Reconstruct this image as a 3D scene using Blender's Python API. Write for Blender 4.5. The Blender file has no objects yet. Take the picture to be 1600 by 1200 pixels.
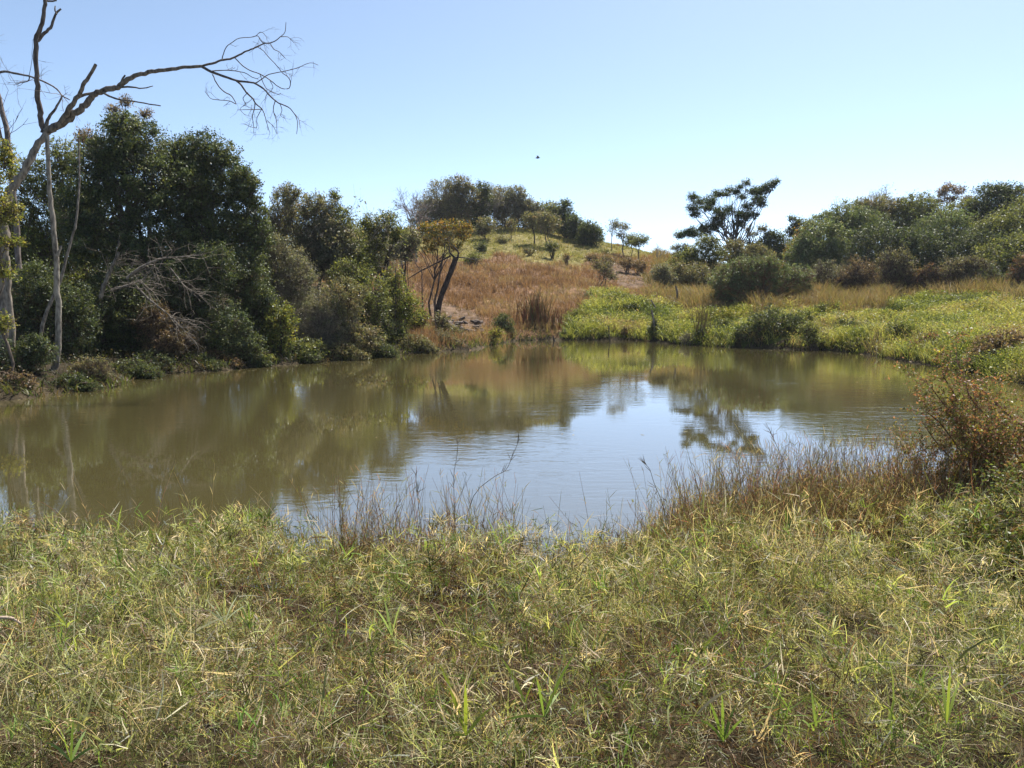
import bpy, math
import numpy as np
from math import radians as R

C = bpy.context.scene
COL = C.collection

# ------------------------------------------------------------------ camera
CAM_Z, PITCH, FPX = 2.3, 6.73, 1186.0          # eye height over the water, tilt down, focal length in photo pixels
cam = bpy.data.cameras.new('camera')
cam.lens = 36.0 * FPX / 1600.0
cam.clip_end = 3000
co = bpy.data.objects.new('camera', cam); COL.objects.link(co)
co.location = (0, 0, CAM_Z); co.rotation_euler = (R(90 - PITCH), 0, 0)
C.camera = co

# ------------------------------------------------------------------ light
SUN_EL, SUN_AZ = 59.0, 32.0                     # azimuth clockwise from +Y (the view direction)
w = bpy.data.worlds.new('World'); C.world = w; w.use_nodes = True
nt = w.node_tree; nt.nodes.clear()
sky = nt.nodes.new('ShaderNodeTexSky'); sky.sky_type = 'NISHITA'; sky.sun_disc = False
sky.sun_elevation = R(SUN_EL); sky.sun_rotation = R(SUN_AZ)
sky.altitude = 0; sky.air_density = 0.45; sky.dust_density = 0.75; sky.ozone_density = 4.2
bg = nt.nodes.new('ShaderNodeBackground'); bg.inputs['Strength'].default_value = 0.13
wo = nt.nodes.new('ShaderNodeOutputWorld')
hs = nt.nodes.new('ShaderNodeHueSaturation'); hs.inputs['Hue'].default_value = .487; hs.inputs['Saturation'].default_value = .84
nt.links.new(sky.outputs[0], hs.inputs['Color']); nt.links.new(hs.outputs[0], bg.inputs[0]); nt.links.new(bg.outputs[0], wo.inputs[0])
sl = bpy.data.lights.new('sun', 'SUN'); sl.energy = 5.0; sl.angle = R(0.5); sl.color = (1.0, 0.95, 0.87)
so = bpy.data.objects.new('sun', sl); COL.objects.link(so)
so.rotation_euler = (R(90 - SUN_EL), 0, R(180 - SUN_AZ)) ; so.location = (30, 30, 40)
# lamp shines along its -Z: from azimuth SUN_AZ (right and ahead of the camera) down onto the pond
C.view_settings.view_transform = 'Standard'; C.view_settings.look = 'None'
C.view_settings.exposure = 1.03; C.view_settings.gamma = 1.0
C.cycles.max_bounces = 6; C.cycles.diffuse_bounces = 2; C.cycles.glossy_bounces = 3
C.cycles.transmission_bounces = 4; C.cycles.transparent_max_bounces = 4
C.cycles.sample_clamp_indirect = 4.0; C.cycles.sample_clamp_direct = 5.0
C.cycles.use_denoising = True

# ------------------------------------------------------------------ photo geometry -> world
CT, ST = math.cos(R(PITCH)), math.sin(R(PITCH))
def P(px, py, Y):
    """world point at depth Y (metres ahead) seen at photo pixel px, py"""
    a, b = (px - 800) / FPX, (600 - py) / FPX
    ry, rz = CT + b * ST, -ST + b * CT
    t = Y / ry
    return np.array([a * t, Y, CAM_Z + rz * t])
def G(px, py):
    a, b = (px - 800) / FPX, (600 - py) / FPX
    ry, rz = CT + b * ST, -ST + b * CT
    t = -CAM_Z / rz
    return (a * t, ry * t)
def proj(p):
    x, y, z = p[:, 0], p[:, 1], p[:, 2] - CAM_Z
    d = y * CT - z * ST; u = y * ST + z * CT
    d = np.maximum(d, 1e-3)
    return 800 + FPX * x / d, 600 - FPX * u / d

# ------------------------------------------------------------------ noise
_T = np.random.default_rng(5).random((4, 256, 256))
def vn(x, y, s, k=0):
    """value noise 0..1, feature size s"""
    x = np.asarray(x, float) / s + 1000.3 + 17 * k; y = np.asarray(y, float) / s + 1000.7 + 31 * k
    xi = np.floor(x).astype(int); yi = np.floor(y).astype(int); fx = x - xi; fy = y - yi
    fx = fx * fx * (3 - 2 * fx); fy = fy * fy * (3 - 2 * fy); T = _T[k % 4]
    a = T[xi & 255, yi & 255]; b = T[(xi + 1) & 255, yi & 255]; c = T[xi & 255, (yi + 1) & 255]; d = T[(xi + 1) & 255, (yi + 1) & 255]
    return (a * (1 - fx) + b * fx) * (1 - fy) + (c * (1 - fx) + d * fx) * fy
def fbm(x, y, s, k=0):
    return (vn(x, y, s, k) + .5 * vn(x, y, s / 2.1, k + 1) + .25 * vn(x, y, s / 4.3, k + 2)) / 1.75
def sstep(t): t = np.clip(t, 0, 1); return t * t * (3 - 2 * t)
def norm(v): return v / np.maximum(np.linalg.norm(v, axis=-1, keepdims=True), 1e-9)

# ------------------------------------------------------------------ pond outline and terrain
far_px = [(0, 626), (60, 620), (120, 612), (180, 606), (215, 590), (260, 584), (340, 580), (420, 572), (500, 566), (560, 562), (640, 553),
          (700, 548), (735, 547), (765, 540), (800, 533), (870, 531), (940, 532), (1000, 532), (1060, 538), (1120, 542), (1200, 545),
          (1280, 547), (1330, 551), (1390, 560), (1450, 570), (1520, 583), (1600, 600)]
POND = [G(*q) for q in far_px]
POND = [(-20, 12), (-15, 15.2)] + POND + [(16.5, 18), (20, 14), (15, 10), (9, 8.3), (5.5, 7.6), (3.2, 7.2), (2.0, 6.7), (1.35, 6.3), (.9, 5.75),
        (.2, 5.5), (-.6, 5.5), (-1.3, 5.6), (-2.2, 5.72), (-3.6, 5.72), (-5.2, 5.8), (-8, 6.2), (-13, 8.5)]
POND = np.array(POND)
def pond_d(x, y):
    """signed distance to the shore, positive on land"""
    p = np.stack([np.ravel(x), np.ravel(y)], 1); A = POND; B = np.roll(POND, -1, 0)
    best = np.full(len(p), 1e9); ins = np.zeros(len(p), bool)
    for a, b in zip(A, B):
        ab = b - a; t = np.clip(((p - a) @ ab) / (ab @ ab), 0, 1)
        best = np.minimum(best, np.hypot(*(p - a - t[:, None] * ab).T))
        c = ((a[1] > p[:, 1]) != (b[1] > p[:, 1]))
        xx = (b[0] - a[0]) * (p[:, 1] - a[1]) / ((b[1] - a[1]) if abs(b[1] - a[1]) > 1e-9 else 1e-9) + a[0]
        ins ^= c & (p[:, 0] < xx)
    return np.where(ins, -best, best).reshape(np.shape(x))
def terrain(x, y):
    x = np.asarray(x, float); y = np.asarray(y, float)
    d = pond_d(x, y) + (vn(x, y, .9, 1) - .5) * .35
    near = 1 - sstep((y - 9.5) / 6)
    bank = .16 * (1 - np.exp(-np.maximum(d, 0) / .25))
    up = near * .30 * sstep((d + .1) / 4.2) + (1 - near) * (2.4 - .95 * sstep((x - 1) / 7) * (1 - sstep((y - 56) / 22))) * sstep(d / (20 - 7 * sstep((x - 1) / 7)))
    cr = np.where(x < -2, 34, 22.5)
    hill = 6.9 * np.exp(-((x + 2) / cr) ** 2 - ((y - 88) / 23.) ** 2)
    mound = .25 * np.exp(-((x - 17) / 9) ** 2 - ((y - 31) / 4.5) ** 2) * sstep(d / 2)
    far = np.where(y > 130, sstep((y - 130) / 300) * -2.0, 0)
    rough = (fbm(x, y, 3.2) - .5) * (.5 * sstep((d - .3) / 6) * (1 - near) + .2 * near * sstep(d / 1.5))
    lush = (sstep((x - 3) / 4) * (1 - sstep((y - 46) / 8)) * (1 - near)) * sstep(d / .9)
    rough = rough + lush * (1.15 * (fbm(x, y, 2.1, 2) - .47))
    bank = bank + (1 - near) * .22 * sstep(d / .8)
    land = bank + up + hill + mound + far + rough
    return np.where(d > 0, land + .02, np.maximum(-.9, d * .45 - .01))
def tz(x, y): return float(terrain(np.array([x]), np.array([y]))[0])

# ------------------------------------------------------------------ mesh buffers
class Buf:
    def __init__(s): s.v, s.f, s.c, s.n = [], [], [], 0
    def add(s, v, f, c):
        s.v.append(v); s.f.append(f + s.n); s.c.append(c); s.n += len(v)
    def ribbons(s, pts, side, wid, col):
        """pts n,k,3  side n,3  wid n,k  col n,3 or n,k-1,3"""
        n, k, _ = pts.shape
        o = side[:, None, :] * wid[:, :, None] * .5
        v = np.stack([pts - o, pts + o], 2).reshape(-1, 3)
        i = (np.arange(n)[:, None] * 2 * k + np.arange(k - 1)[None] * 2)
        f = np.stack([i, i + 1, i + 3, i + 2], -1).reshape(-1, 4)
        if col.ndim == 2: col = np.repeat(col[:, None], k - 1, 1)
        s.add(v, f, col.reshape(-1, 3))
    def tubes(s, pts, rad, sides, col):
        """pts n,k,3  rad n,k  col n,3 (or 3)"""
        n, k, _ = pts.shape
        t = np.empty_like(pts); t[:, 1:-1] = pts[:, 2:] - pts[:, :-2]; t[:, 0] = pts[:, 1] - pts[:, 0]; t[:, -1] = pts[:, -1] - pts[:, -2]
        t = norm(t); m = norm(t.mean(1)); ref = np.where(np.abs(m[:, 2:3]) < .8, [[0, 0, 1.]], [[1., 0, 0]])
        ref = np.repeat(ref[:, None], k, 1)
        a = norm(np.cross(t, ref)); b = np.cross(t, a)
        an = np.arange(sides) * 2 * np.pi / sides
        ring = a[:, :, None] * np.cos(an)[None, None, :, None] + b[:, :, None] * np.sin(an)[None, None, :, None]
        v = (pts[:, :, None] + ring * rad[:, :, None, None]).reshape(-1, 3)
        i = np.arange(n)[:, None, None] * k * sides + np.arange(k - 1)[None, :, None] * sides; j = np.arange(sides)[None, None]
        j2 = (j + 1) % sides
        f = np.stack([i + j, i + j2, i + sides + j2, i + sides + j], -1).reshape(-1, 4)
        col = np.broadcast_to(np.asarray(col, float).reshape(-1, 1, 3) if np.ndim(col) > 1 else np.asarray(col, float).reshape(1, 1, 3), (n, (k - 1) * sides, 3))
        s.add(v, f, col.reshape(-1, 3))
    def tube(s, pts, rad, sides, col): s.tubes(np.asarray(pts, float)[None], np.asarray(rad, float)[None], sides, col)
    def leaves(s, pos, size, col, rng, up=.5, wide=.55):
        """rhombic, slightly folded leaves"""
        n = len(pos)
        if n == 0: return
        nrm = norm(rng.normal(size=(n, 3)) + np.array([0, 0, up]))
        d = norm(np.cross(nrm, rng.normal(size=(n, 3)))); sd = np.cross(nrm, d)
        L = size * rng.uniform(.7, 1.3, (n, 1)); W = L * wide * .5
        mid = pos + d * L * .45
        v = np.stack([pos, mid + sd * W + nrm * L * .12, pos + d * L - nrm * L * .08, mid - sd * W + nrm * L * .12], 1).reshape(-1, 3)
        f = np.arange(n * 4).reshape(-1, 4)
        s.add(v, f, col)
    def build(s, name, mat, parent=None, base=None, smooth=False):
        if s.n == 0: return None
        v = np.concatenate(s.v); f = np.concatenate(s.f); c = np.concatenate(s.c)
        if base is not None: v = v - np.asarray(base)
        me = bpy.data.meshes.new(name); n, m = len(v), len(f)
        me.vertices.add(n); me.vertices.foreach_set('co', v.astype(np.float32).ravel())
        me.loops.add(m * 4); me.loops.foreach_set('vertex_index', f.astype(np.int32).ravel())
        me.polygons.add(m); me.polygons.foreach_set('loop_start', np.arange(0, m * 4, 4, dtype=np.int32))
        if smooth: me.polygons.foreach_set('use_smooth', np.ones(m, bool))
        me.update(calc_edges=True)
        at = me.attributes.new('tint', 'FLOAT_COLOR', 'FACE')
        at.data.foreach_set('color', np.concatenate([np.clip(c, 0, 1), np.ones((m, 1))], 1).astype(np.float32).ravel())
        me.materials.append(mat)
        o = bpy.data.objects.new(name, me); COL.objects.link(o)
        if parent is not None: o.parent = parent
        elif base is not None: o.location = base
        return o
def tag(o, label=None, cat=None, group=None, kind=None):
    for k, q in (('label', label), ('category', cat), ('group', group), ('kind', kind)):
        if q: o[k] = q
    return o
def thing(name, label, cat, base, group=None):
    o = bpy.data.objects.new(name, None); COL.objects.link(o); o.location = base; o.empty_display_size = .2
    return tag(o, label, cat, group)

# ------------------------------------------------------------------ materials
def mat_new(name):
    m = bpy.data.materials.new(name); m.use_nodes = True; t = m.node_tree; t.nodes.clear()
    return m, t, t.nodes.new('ShaderNodeOutputMaterial')
def leaf_mat(name, trans=.42, spec=.25, rough=.45, glow=(1.25, 1.2, .55)):
    m, t, out = mat_new(name); N, L = t.nodes.new, t.links.new
    at = N('ShaderNodeAttribute'); at.attribute_name = 'tint'
    p = N('ShaderNodeBsdfPrincipled'); p.inputs['Roughness'].default_value = rough; p.inputs['Specular IOR Level'].default_value = spec
    tr = N('ShaderNodeBsdfTranslucent'); mx = N('ShaderNodeMixShader'); mx.inputs[0].default_value = trans
    mul = N('ShaderNodeMix'); mul.data_type = 'RGBA'; mul.blend_type = 'MULTIPLY'; mul.inputs[0].default_value = 1
    mul.inputs[7].default_value = (*glow, 1)
    L(at.outputs['Color'], p.inputs['Base Color']); L(at.outputs['Color'], mul.inputs[6]); L(mul.outputs[2], tr.inputs['Color'])
    L(p.outputs[0], mx.inputs[1]); L(tr.outputs[0], mx.inputs[2]); L(mx.outputs[0], out.inputs[0])
    return m
def bark_mat(name, scale=9, bump=.6):
    m, t, out = mat_new(name); N, L = t.nodes.new, t.links.new
    at = N('ShaderNodeAttribute'); at.attribute_name = 'tint'; tc = N('ShaderNodeTexCoord')
    mp = N('ShaderNodeMapping'); mp.inputs['Scale'].default_value = (1, 1, .35); L(tc.outputs['Object'], mp.inputs[0])
    n1 = N('ShaderNodeTexNoise'); n1.inputs['Scale'].default_value = scale; n1.inputs['Detail'].default_value = 6; L(mp.outputs[0], n1.inputs[0])
    rp = N('ShaderNodeValToRGB'); rp.color_ramp.elements[0].position = .3; rp.color_ramp.elements[0].color = (.35, .32, .3, 1)
    rp.color_ramp.elements[1].position = .62; rp.color_ramp.elements[1].color = (1.5, 1.45, 1.35, 1); L(n1.outputs[0], rp.inputs[0])
    mul = N('ShaderNodeMix'); mul.data_type = 'RGBA'; mul.blend_type = 'MULTIPLY'; mul.inputs[0].default_value = 1
    L(at.outputs['Color'], mul.inputs[6]); L(rp.outputs[0], mul.inputs[7])
    p = N('ShaderNodeBsdfPrincipled'); p.inputs['Roughness'].default_value = .85; p.inputs['Specular IOR Level'].default_value = .2
    b = N('ShaderNodeBump'); b.inputs['Strength'].default_value = bump; b.inputs['Distance'].default_value = .02
    L(n1.outputs[0], b.inputs['Height']); L(b.outputs[0], p.inputs['Normal'])
    L(mul.outputs[2], p.inputs['Base Color']); L(p.outputs[0], out.inputs[0])
    return m
M_LEAF = leaf_mat('leaf_blades'); M_GLOSS = leaf_mat('glossy_leaves', .34, .35, .55); M_GRASS = leaf_mat('grass_blades', .48, .3, .5, (1.2, 1.1, .62))
M_BARK = bark_mat('bark', 16, .9); M_ROCK = bark_mat('stone', 14, .8)

def ground_mat():
    m, t, out = mat_new('earth'); N, L = t.nodes.new, t.links.new
    at = N('ShaderNodeAttribute'); at.attribute_name = 'tint'; tc = N('ShaderNodeTexCoord')
    n1 = N('ShaderNodeTexNoise'); n1.inputs['Scale'].default_value = 2.5; n1.inputs['Detail'].default_value = 8; L(tc.outputs['Object'], n1.inputs[0])
    rp = N('ShaderNodeValToRGB'); rp.color_ramp.elements[0].position = .35; rp.color_ramp.elements[0].color = (.55, .52, .5, 1)
    rp.color_ramp.elements[1].position = .68; rp.color_ramp.elements[1].color = (1.3, 1.25, 1.15, 1); L(n1.outputs[0], rp.inputs[0])
    mul = N('ShaderNodeMix'); mul.data_type = 'RGBA'; mul.blend_type = 'MULTIPLY'; mul.inputs[0].default_value = 1
    L(at.outputs['Color'], mul.inputs[6]); L(rp.outputs[0], mul.inputs[7])
    p = N('ShaderNodeBsdfPrincipled'); p.inputs['Roughness'].default_value = .95; p.inputs['Specular IOR Level'].default_value = .1
    n2 = N('ShaderNodeTexNoise'); n2.inputs['Scale'].default_value = 14; n2.inputs['Detail'].default_value = 6; L(tc.outputs['Object'], n2.inputs[0])
    b = N('ShaderNodeBump'); b.inputs['Strength'].default_value = .8; b.inputs['Distance'].default_value = .06
    L(n2.outputs[0], b.inputs['Height']); L(b.outputs[0], p.inputs['Normal'])
    L(mul.outputs[2], p.inputs['Base Color']); L(p.outputs[0], out.inputs[0])
    return m
def water_mat():
    m, t, out = mat_new('pond_water'); N, L = t.nodes.new, t.links.new
    tc = N('ShaderNodeTexCoord')
    p = N('ShaderNodeBsdfPrincipled'); p.inputs['Base Color'].default_value = (.072, .061, .024, 1)
    p.inputs['Roughness'].default_value = .02; p.inputs['IOR'].default_value = 2.45
    nm = N('ShaderNodeTexNoise'); nm.inputs['Scale'].default_value = .16; nm.inputs['Detail'].default_value = 2; L(tc.outputs['Object'], nm.inputs[0])
    rm = N('ShaderNodeMapRange'); rm.inputs[1].default_value = .42; rm.inputs[2].default_value = .62; rm.inputs[3].default_value = .06; rm.inputs[4].default_value = 1
    L(nm.outputs[0], rm.inputs[0])
    def wave(sx, sy, sc, det, dist):
        mp = N('ShaderNodeMapping'); mp.inputs['Scale'].default_value = (sx, sy, 1); mp.inputs['Rotation'].default_value = (0, 0, R(8)); L(tc.outputs['Object'], mp.inputs[0])
        n = N('ShaderNodeTexNoise'); n.inputs['Scale'].default_value = sc; n.inputs['Detail'].default_value = det; n.inputs['Distortion'].default_value = 1.1
        L(mp.outputs[0], n.inputs[0]); return n
    n1 = wave(.5, 1.35, 3.4, 4, 0); n2 = wave(.7, 1.2, 11, 3, 0)
    ad = N('ShaderNodeMath'); ad.operation = 'MULTIPLY_ADD'; ad.inputs[1].default_value = .25
    L(n2.outputs[0], ad.inputs[0]); L(n1.outputs[0], ad.inputs[2])
    b = N('ShaderNodeBump'); b.inputs['Distance'].default_value = .022
    st = N('ShaderNodeMath'); st.operation = 'MULTIPLY'; st.inputs[1].default_value = .22
    L(rm.outputs[0], st.inputs[0]); L(st.outputs[0], b.inputs['Strength']); L(ad.outputs[0], b.inputs['Height'])
    p.inputs['Coat Weight'].default_value = .7; p.inputs['Coat IOR'].default_value = 1.7; p.inputs['Coat Roughness'].default_value = .02
    L(b.outputs[0], p.inputs['Coat Normal']); L(b.outputs[0], p.inputs['Normal']); L(p.outputs[0], out.inputs[0])
    return m

# ------------------------------------------------------------------ zones of the far bank (outlined where they lie on the hill)
def inpoly(x, y, poly):
    ins = np.zeros(len(x), bool); q = np.array(poly, float)
    for a, b in zip(q, np.roll(q, -1, 0)):
        c = (a[1] > y) != (b[1] > y)
        ins ^= c & (x < (b[0] - a[0]) * (y - a[1]) / ((b[1] - a[1]) or 1e-9) + a[0])
    return ins
Z_TOP = [(560, 300), (1080, 300), (1080, 404), (1000, 398), (960, 392), (925, 398), (905, 418), (850, 412), (800, 404), (740, 410), (700, 404), (640, 396), (560, 392)]
Z_PATH = [(944, 404), (968, 412), (990, 424), (1008, 436), (1006, 448), (990, 458), (968, 452), (955, 430)]
Z_LUSH = [(868, 532), (880, 506), (905, 478), (925, 462), (970, 458), (1030, 462), (1052, 480), (1090, 500), (1110, 484), (1160, 476), (1200, 492), (1250, 478),
          (1272, 500), (1330, 495), (1380, 476), (1440, 470), (1520, 470), (1620, 474), (1800, 478), (1800, 660), (1600, 625), (1500, 605), (1440, 585), (1330, 556), (1200, 552), (1060, 545), (900, 540)]
Z_SOIL = [(676, 462), (705, 476), (745, 490), (760, 508), (750, 524), (715, 530), (690, 520), (670, 500)]
def zone(p):
    """0 dry red-brown, 1 yellow-green hilltop, 2 lush green, 3 tan, 4 bare earth, 5 forest floor"""
    px, py = proj(p)
    j = (fbm(p[:, 0], p[:, 1], 4, 1) - .5); px2 = px + j * 60; py2 = py + (fbm(p[:, 0], p[:, 1], 3, 2) - .5) * 26
    z = np.zeros(len(p), int)
    z[px2 > 1015] = 3
    z[inpoly(px2, py2, Z_TOP)] = 1
    z[inpoly(px2, py2, Z_LUSH)] = 2
    z[inpoly(px + j * 16, py + j * 6, Z_PATH)] = 4
    z[inpoly(px + j * 16, py + j * 8, Z_SOIL)] = 4
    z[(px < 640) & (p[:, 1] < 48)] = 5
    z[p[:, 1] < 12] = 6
    return z

# ------------------------------------------------------------------ ground sheet
def axis(parts):
    out = [parts[0][0]]
    for a, b, s in parts:
        n = max(1, int(round((b - a) / s))); out += list(np.linspace(a, b, n + 1)[1:])
    return np.array(out)
gx = axis([(-900, -120, 60), (-120, -45, 3), (-45, -9, .5), (-9, 9, .16), (9, 45, .5), (45, 120, 3), (120, 900, 60)])
gy = axis([(-60, -2, 4), (-2, 9, .16), (9, 45, .45), (45, 110, .8), (110, 170, 4), (170, 1500, 70)])
X, Y = np.meshgrid(gx, gy); Z = terrain(X, Y)
nx, ny = len(gx), len(gy)
gv = np.stack([X.ravel(), Y.ravel(), Z.ravel()], 1)
i = (np.arange(ny - 1)[:, None] * nx + np.arange(nx - 1)[None]).ravel()
gf = np.stack([i, i + 1, i + nx + 1, i + nx], 1)
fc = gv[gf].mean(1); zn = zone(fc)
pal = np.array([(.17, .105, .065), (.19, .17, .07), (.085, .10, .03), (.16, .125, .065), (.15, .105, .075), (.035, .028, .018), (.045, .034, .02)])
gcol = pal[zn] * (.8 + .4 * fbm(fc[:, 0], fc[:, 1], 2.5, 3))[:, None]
wet = np.abs(pond_d(fc[:, 0], fc[:, 1])) < .22
gcol[wet] = (.06, .048, .03)
gb = Buf(); gb.add(gv, gf, gcol)
tag(gb.build('ground', ground_mat(), smooth=True), kind='structure')

wb = Buf(); wx = np.linspace(-26, 26, 27); wy = np.linspace(4.9, 44, 27); X, Y = np.meshgrid(wx, wy)
i = (np.arange(26)[:, None] * 27 + np.arange(26)[None]).ravel()
wb.add(np.stack([X.ravel(), Y.ravel(), 0 * X.ravel()], 1), np.stack([i, i + 1, i + 28, i + 27], 1), np.full((676, 3), .1))
tag(wb.build('water', water_mat()), kind='structure')

# ------------------------------------------------------------------ plants
PALS = {  # leaf colours
    'sage': [(.095, .125, .062), (.12, .145, .075), (.08, .105, .052), (.135, .145, .08)],
    'dark': [(0.052, 0.068, 0.031), (0.070, 0.088, 0.036), (0.100, 0.113, 0.043), (0.043, 0.055, 0.036)],
    'green': [(0.094, 0.113, 0.041), (0.131, 0.144, 0.053), (0.084, 0.091, 0.047), (0.160, 0.167, 0.056)],
    'olive': [(0.126, 0.126, 0.068), (0.160, 0.150, 0.078), (0.101, 0.105, 0.062), (0.169, 0.134, 0.088)],
    'grey': [(.133, .138, .094), (.172, .164, .117), (.109, .117, .078), (.187, .164, .133)],
    'bright': [(0.124, 0.145, 0.041), (0.166, 0.178, 0.048), (0.097, 0.112, 0.038), (0.206, 0.190, 0.055)],
    'yellow': [(.204, .192, .042), (.156, .168, .042), (.108, .132, .036), (.240, .204, .060)],
    'orange': [(.240, .156, .024), (.192, .156, .030), (.108, .108, .030), (.288, .156, .030), (.084, .096, .030)],
    'brown': [(.169, .111, .072), (.143, .098, .065), (.195, .143, .091), (.117, .098, .058)],
    'rust': [(.204, .084, .054), (.156, .096, .054), (.120, .120, .048), (.102, .072, .042)],
}
def pick(rng, pal, n, jit=.22):
    a = np.array(PALS[pal]) if isinstance(pal, str) else np.array(pal)
    c = a[rng.integers(len(a), size=n)] * (1.35 if isinstance(pal, str) else 1)
    return c * rng.uniform(1 - jit, 1 + jit, (n, 1)) * rng.uniform(.94, 1.06, (n, 3))
def ball(rng, n, pw=1 / 3.):
    return norm(rng.normal(size=(n, 3))) * rng.random((n, 1)) ** pw
def blob_w(b, Y):
    cx, cy, rx, ry = b[:4]; y = Y + (b[4] if len(b) > 4 else 0)
    c = P(cx, cy, y); s = y / FPX
    return c, np.array([rx * s, max(.75 * rx * s, .5 * ry * s), ry * s])
def crown(buf, tw, blobs, leaf, cover, pal, rng, gloss_clump=.30, flat=.75, twigs=1.0, tcol=(.09, .07, .055), tr=.012, origin=None, up=.5, fill=.2, split=False):
    if split:
        nb = []
        for c, r in blobs:
            if r[0] < .35: nb.append((c, r)); continue
            k = 5 if r[0] < 1.2 else 7
            for q in ball(rng, k, .5): nb.append((c + q * r * .62, r * rng.uniform(.38, .66, 1) * rng.uniform(.85, 1.15, 3)))
            nb.append((c, r * .6))
        blobs = nb; cover = cover * .62
    for c, r in blobs:
        area = math.pi * r[0] * r[2]
        n = int(min(cover * 1.45 * area / (.32 * leaf * leaf), 60000)); n = max(n, 30)
        cr = max(gloss_clump * .72 * min(r[0], r[2]), leaf * 1.8); cr = min(cr, .5)
        m = int(max(6, 3.4 * area / (math.pi * cr * cr)))
        q = ball(rng, m, .38); cc = c + q * np.maximum(r - cr * .55, r * .3) * rng.uniform(.85, 1.2, (m, 1))
        cs = cr * rng.uniform(.55, 1.25, m)
        which = rng.integers(m, size=n)
        off = norm(rng.normal(size=(n, 3))) * np.minimum(np.abs(rng.normal(size=(n, 1))) * .62 + .12, 1.7) * cs[which][:, None] * np.array([1, 1, flat])
        pos = cc[which] + off
        lo = rng.random(n) < fill; pos[lo] = c + ball(rng, int(lo.sum()), .4) * r
        cp = pick(rng, pal, m, .12)[which] * rng.uniform(.75, 1.25, (n, 1))
        mix = rng.random(n) < .35; cp[mix] = pick(rng, pal, int(mix.sum()))
        buf.leaves(pos, leaf, cp, rng, up)
        # loose sprigs standing out of the outline
        ns = int(12 + 26 * area ** .6); dv = norm(rng.normal(size=(ns, 3)) + [0, 0, .35]); sp0 = c + dv * r * .72
        dv2 = norm(dv + rng.normal(size=(ns, 3)) * .35 + [0, 0, .25]); ln = (rng.uniform(.12, .62, (ns, 1)) * min(r[0], r[2])).clip(leaf * 2, .95)
        nl = int(np.clip(2.2 * ln.mean() / leaf, 6, 16) * min(1.6, .5 + cover * .3)); u = rng.random((ns, nl, 1))
        lp = (sp0[:, None] + dv2[:, None] * ln[:, None] * u + rng.normal(size=(ns, nl, 3)) * leaf * .9 * (1.15 - u * .6)).reshape(-1, 3)
        buf.leaves(lp, leaf * .9, np.repeat(pick(rng, pal, ns, .2), nl, 0) * rng.uniform(.8, 1.2, (ns * nl, 1)), rng, up)
        if tw is not None:
            tw.tubes(np.stack([sp0 - dv * r * .25, sp0 + dv2 * ln * .5, sp0 + dv2 * ln], 1), np.array([[1, .7, .3]]) * tr * .8 * np.ones((ns, 1)), 3, np.array(tcol) * rng.uniform(.7, 1.3, (ns, 1)))
        k = int(m * 2 * twigs)
        if tw is not None and k > 0:   # twigs fanning from below the blob into its clumps
            w = rng.integers(m, size=k); end = cc[w] + ball(rng, k) * cs[w][:, None] * 1.15
            o = (c - np.array([0, 0, r[2] * .7])) if origin is None else origin
            st = cc[w] * .55 + o * .45 + rng.normal(size=(k, 3)) * cr * .3
            mid = (st + end) / 2 + rng.normal(size=(k, 3)) * cr * .22
            pts = np.stack([st, (st + mid) / 2 + rng.normal(size=(k, 3)) * cr * .06, mid, end], 1)
            tw.tubes(pts, np.linspace(1, .3, 4)[None] * tr * rng.uniform(.5, 1.2, (k, 1)), 3, np.array(tcol) * rng.uniform(.7, 1.3, (k, 1)))
def curve(a, b, k, rng, wob, sag=0.):
    t = np.linspace(0, 1, k)[:, None]; L = np.linalg.norm(b - a)
    p = a + (b - a) * t; n = rng.normal(size=(k, 3)) * wob * L; n[0] = 0; n[-1] = 0
    n = np.cumsum(n, 0) * .5; n = n - n[-1] * t
    p = p + n; p[:, 2] += sag * L * np.sin(np.pi * t[:, 0])
    return p
def limbs_to(tb, base, r0, tops, rng, fork=.45, col=(.09, .07, .055), stems=1, wob=.05):
    """trunk(s) from base, limbs to each top"""
    cen = np.mean([t for t in tops], 0); stems_p = []
    for s in range(stems):
        off = np.array([rng.normal() * r0 * 2, rng.normal() * r0 * 2, -.1]) if stems > 1 else np.array([0, 0, -.15])
        tgt = cen if stems == 1 else cen * .6 + tops[rng.integers(len(tops))] * .4
        p = curve(base + off, tgt, 9, rng, wob); stems_p.append(p)
        rr = r0 * (1 - .72 * np.linspace(0, 1, 9)) / (stems ** .4); rr[0] *= 1.35
        tb.tube(p, rr, 7, col)
    for t in tops:
        p = stems_p[rng.integers(stems)]; f = rng.uniform(fork, .85); k = int(f * 8)
        a = p[k]; rr = r0 * (1 - .72 * k / 8) * .62 / (stems ** .4)
        q = curve(a, np.asarray(t), 6, rng, .09, .06)
        tb.tube(q, np.linspace(rr, rr * .25, 6), 5, col)
SEED = [11]
def nrng(): SEED[0] += 1; return np.random.default_rng(SEED[0])
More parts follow.
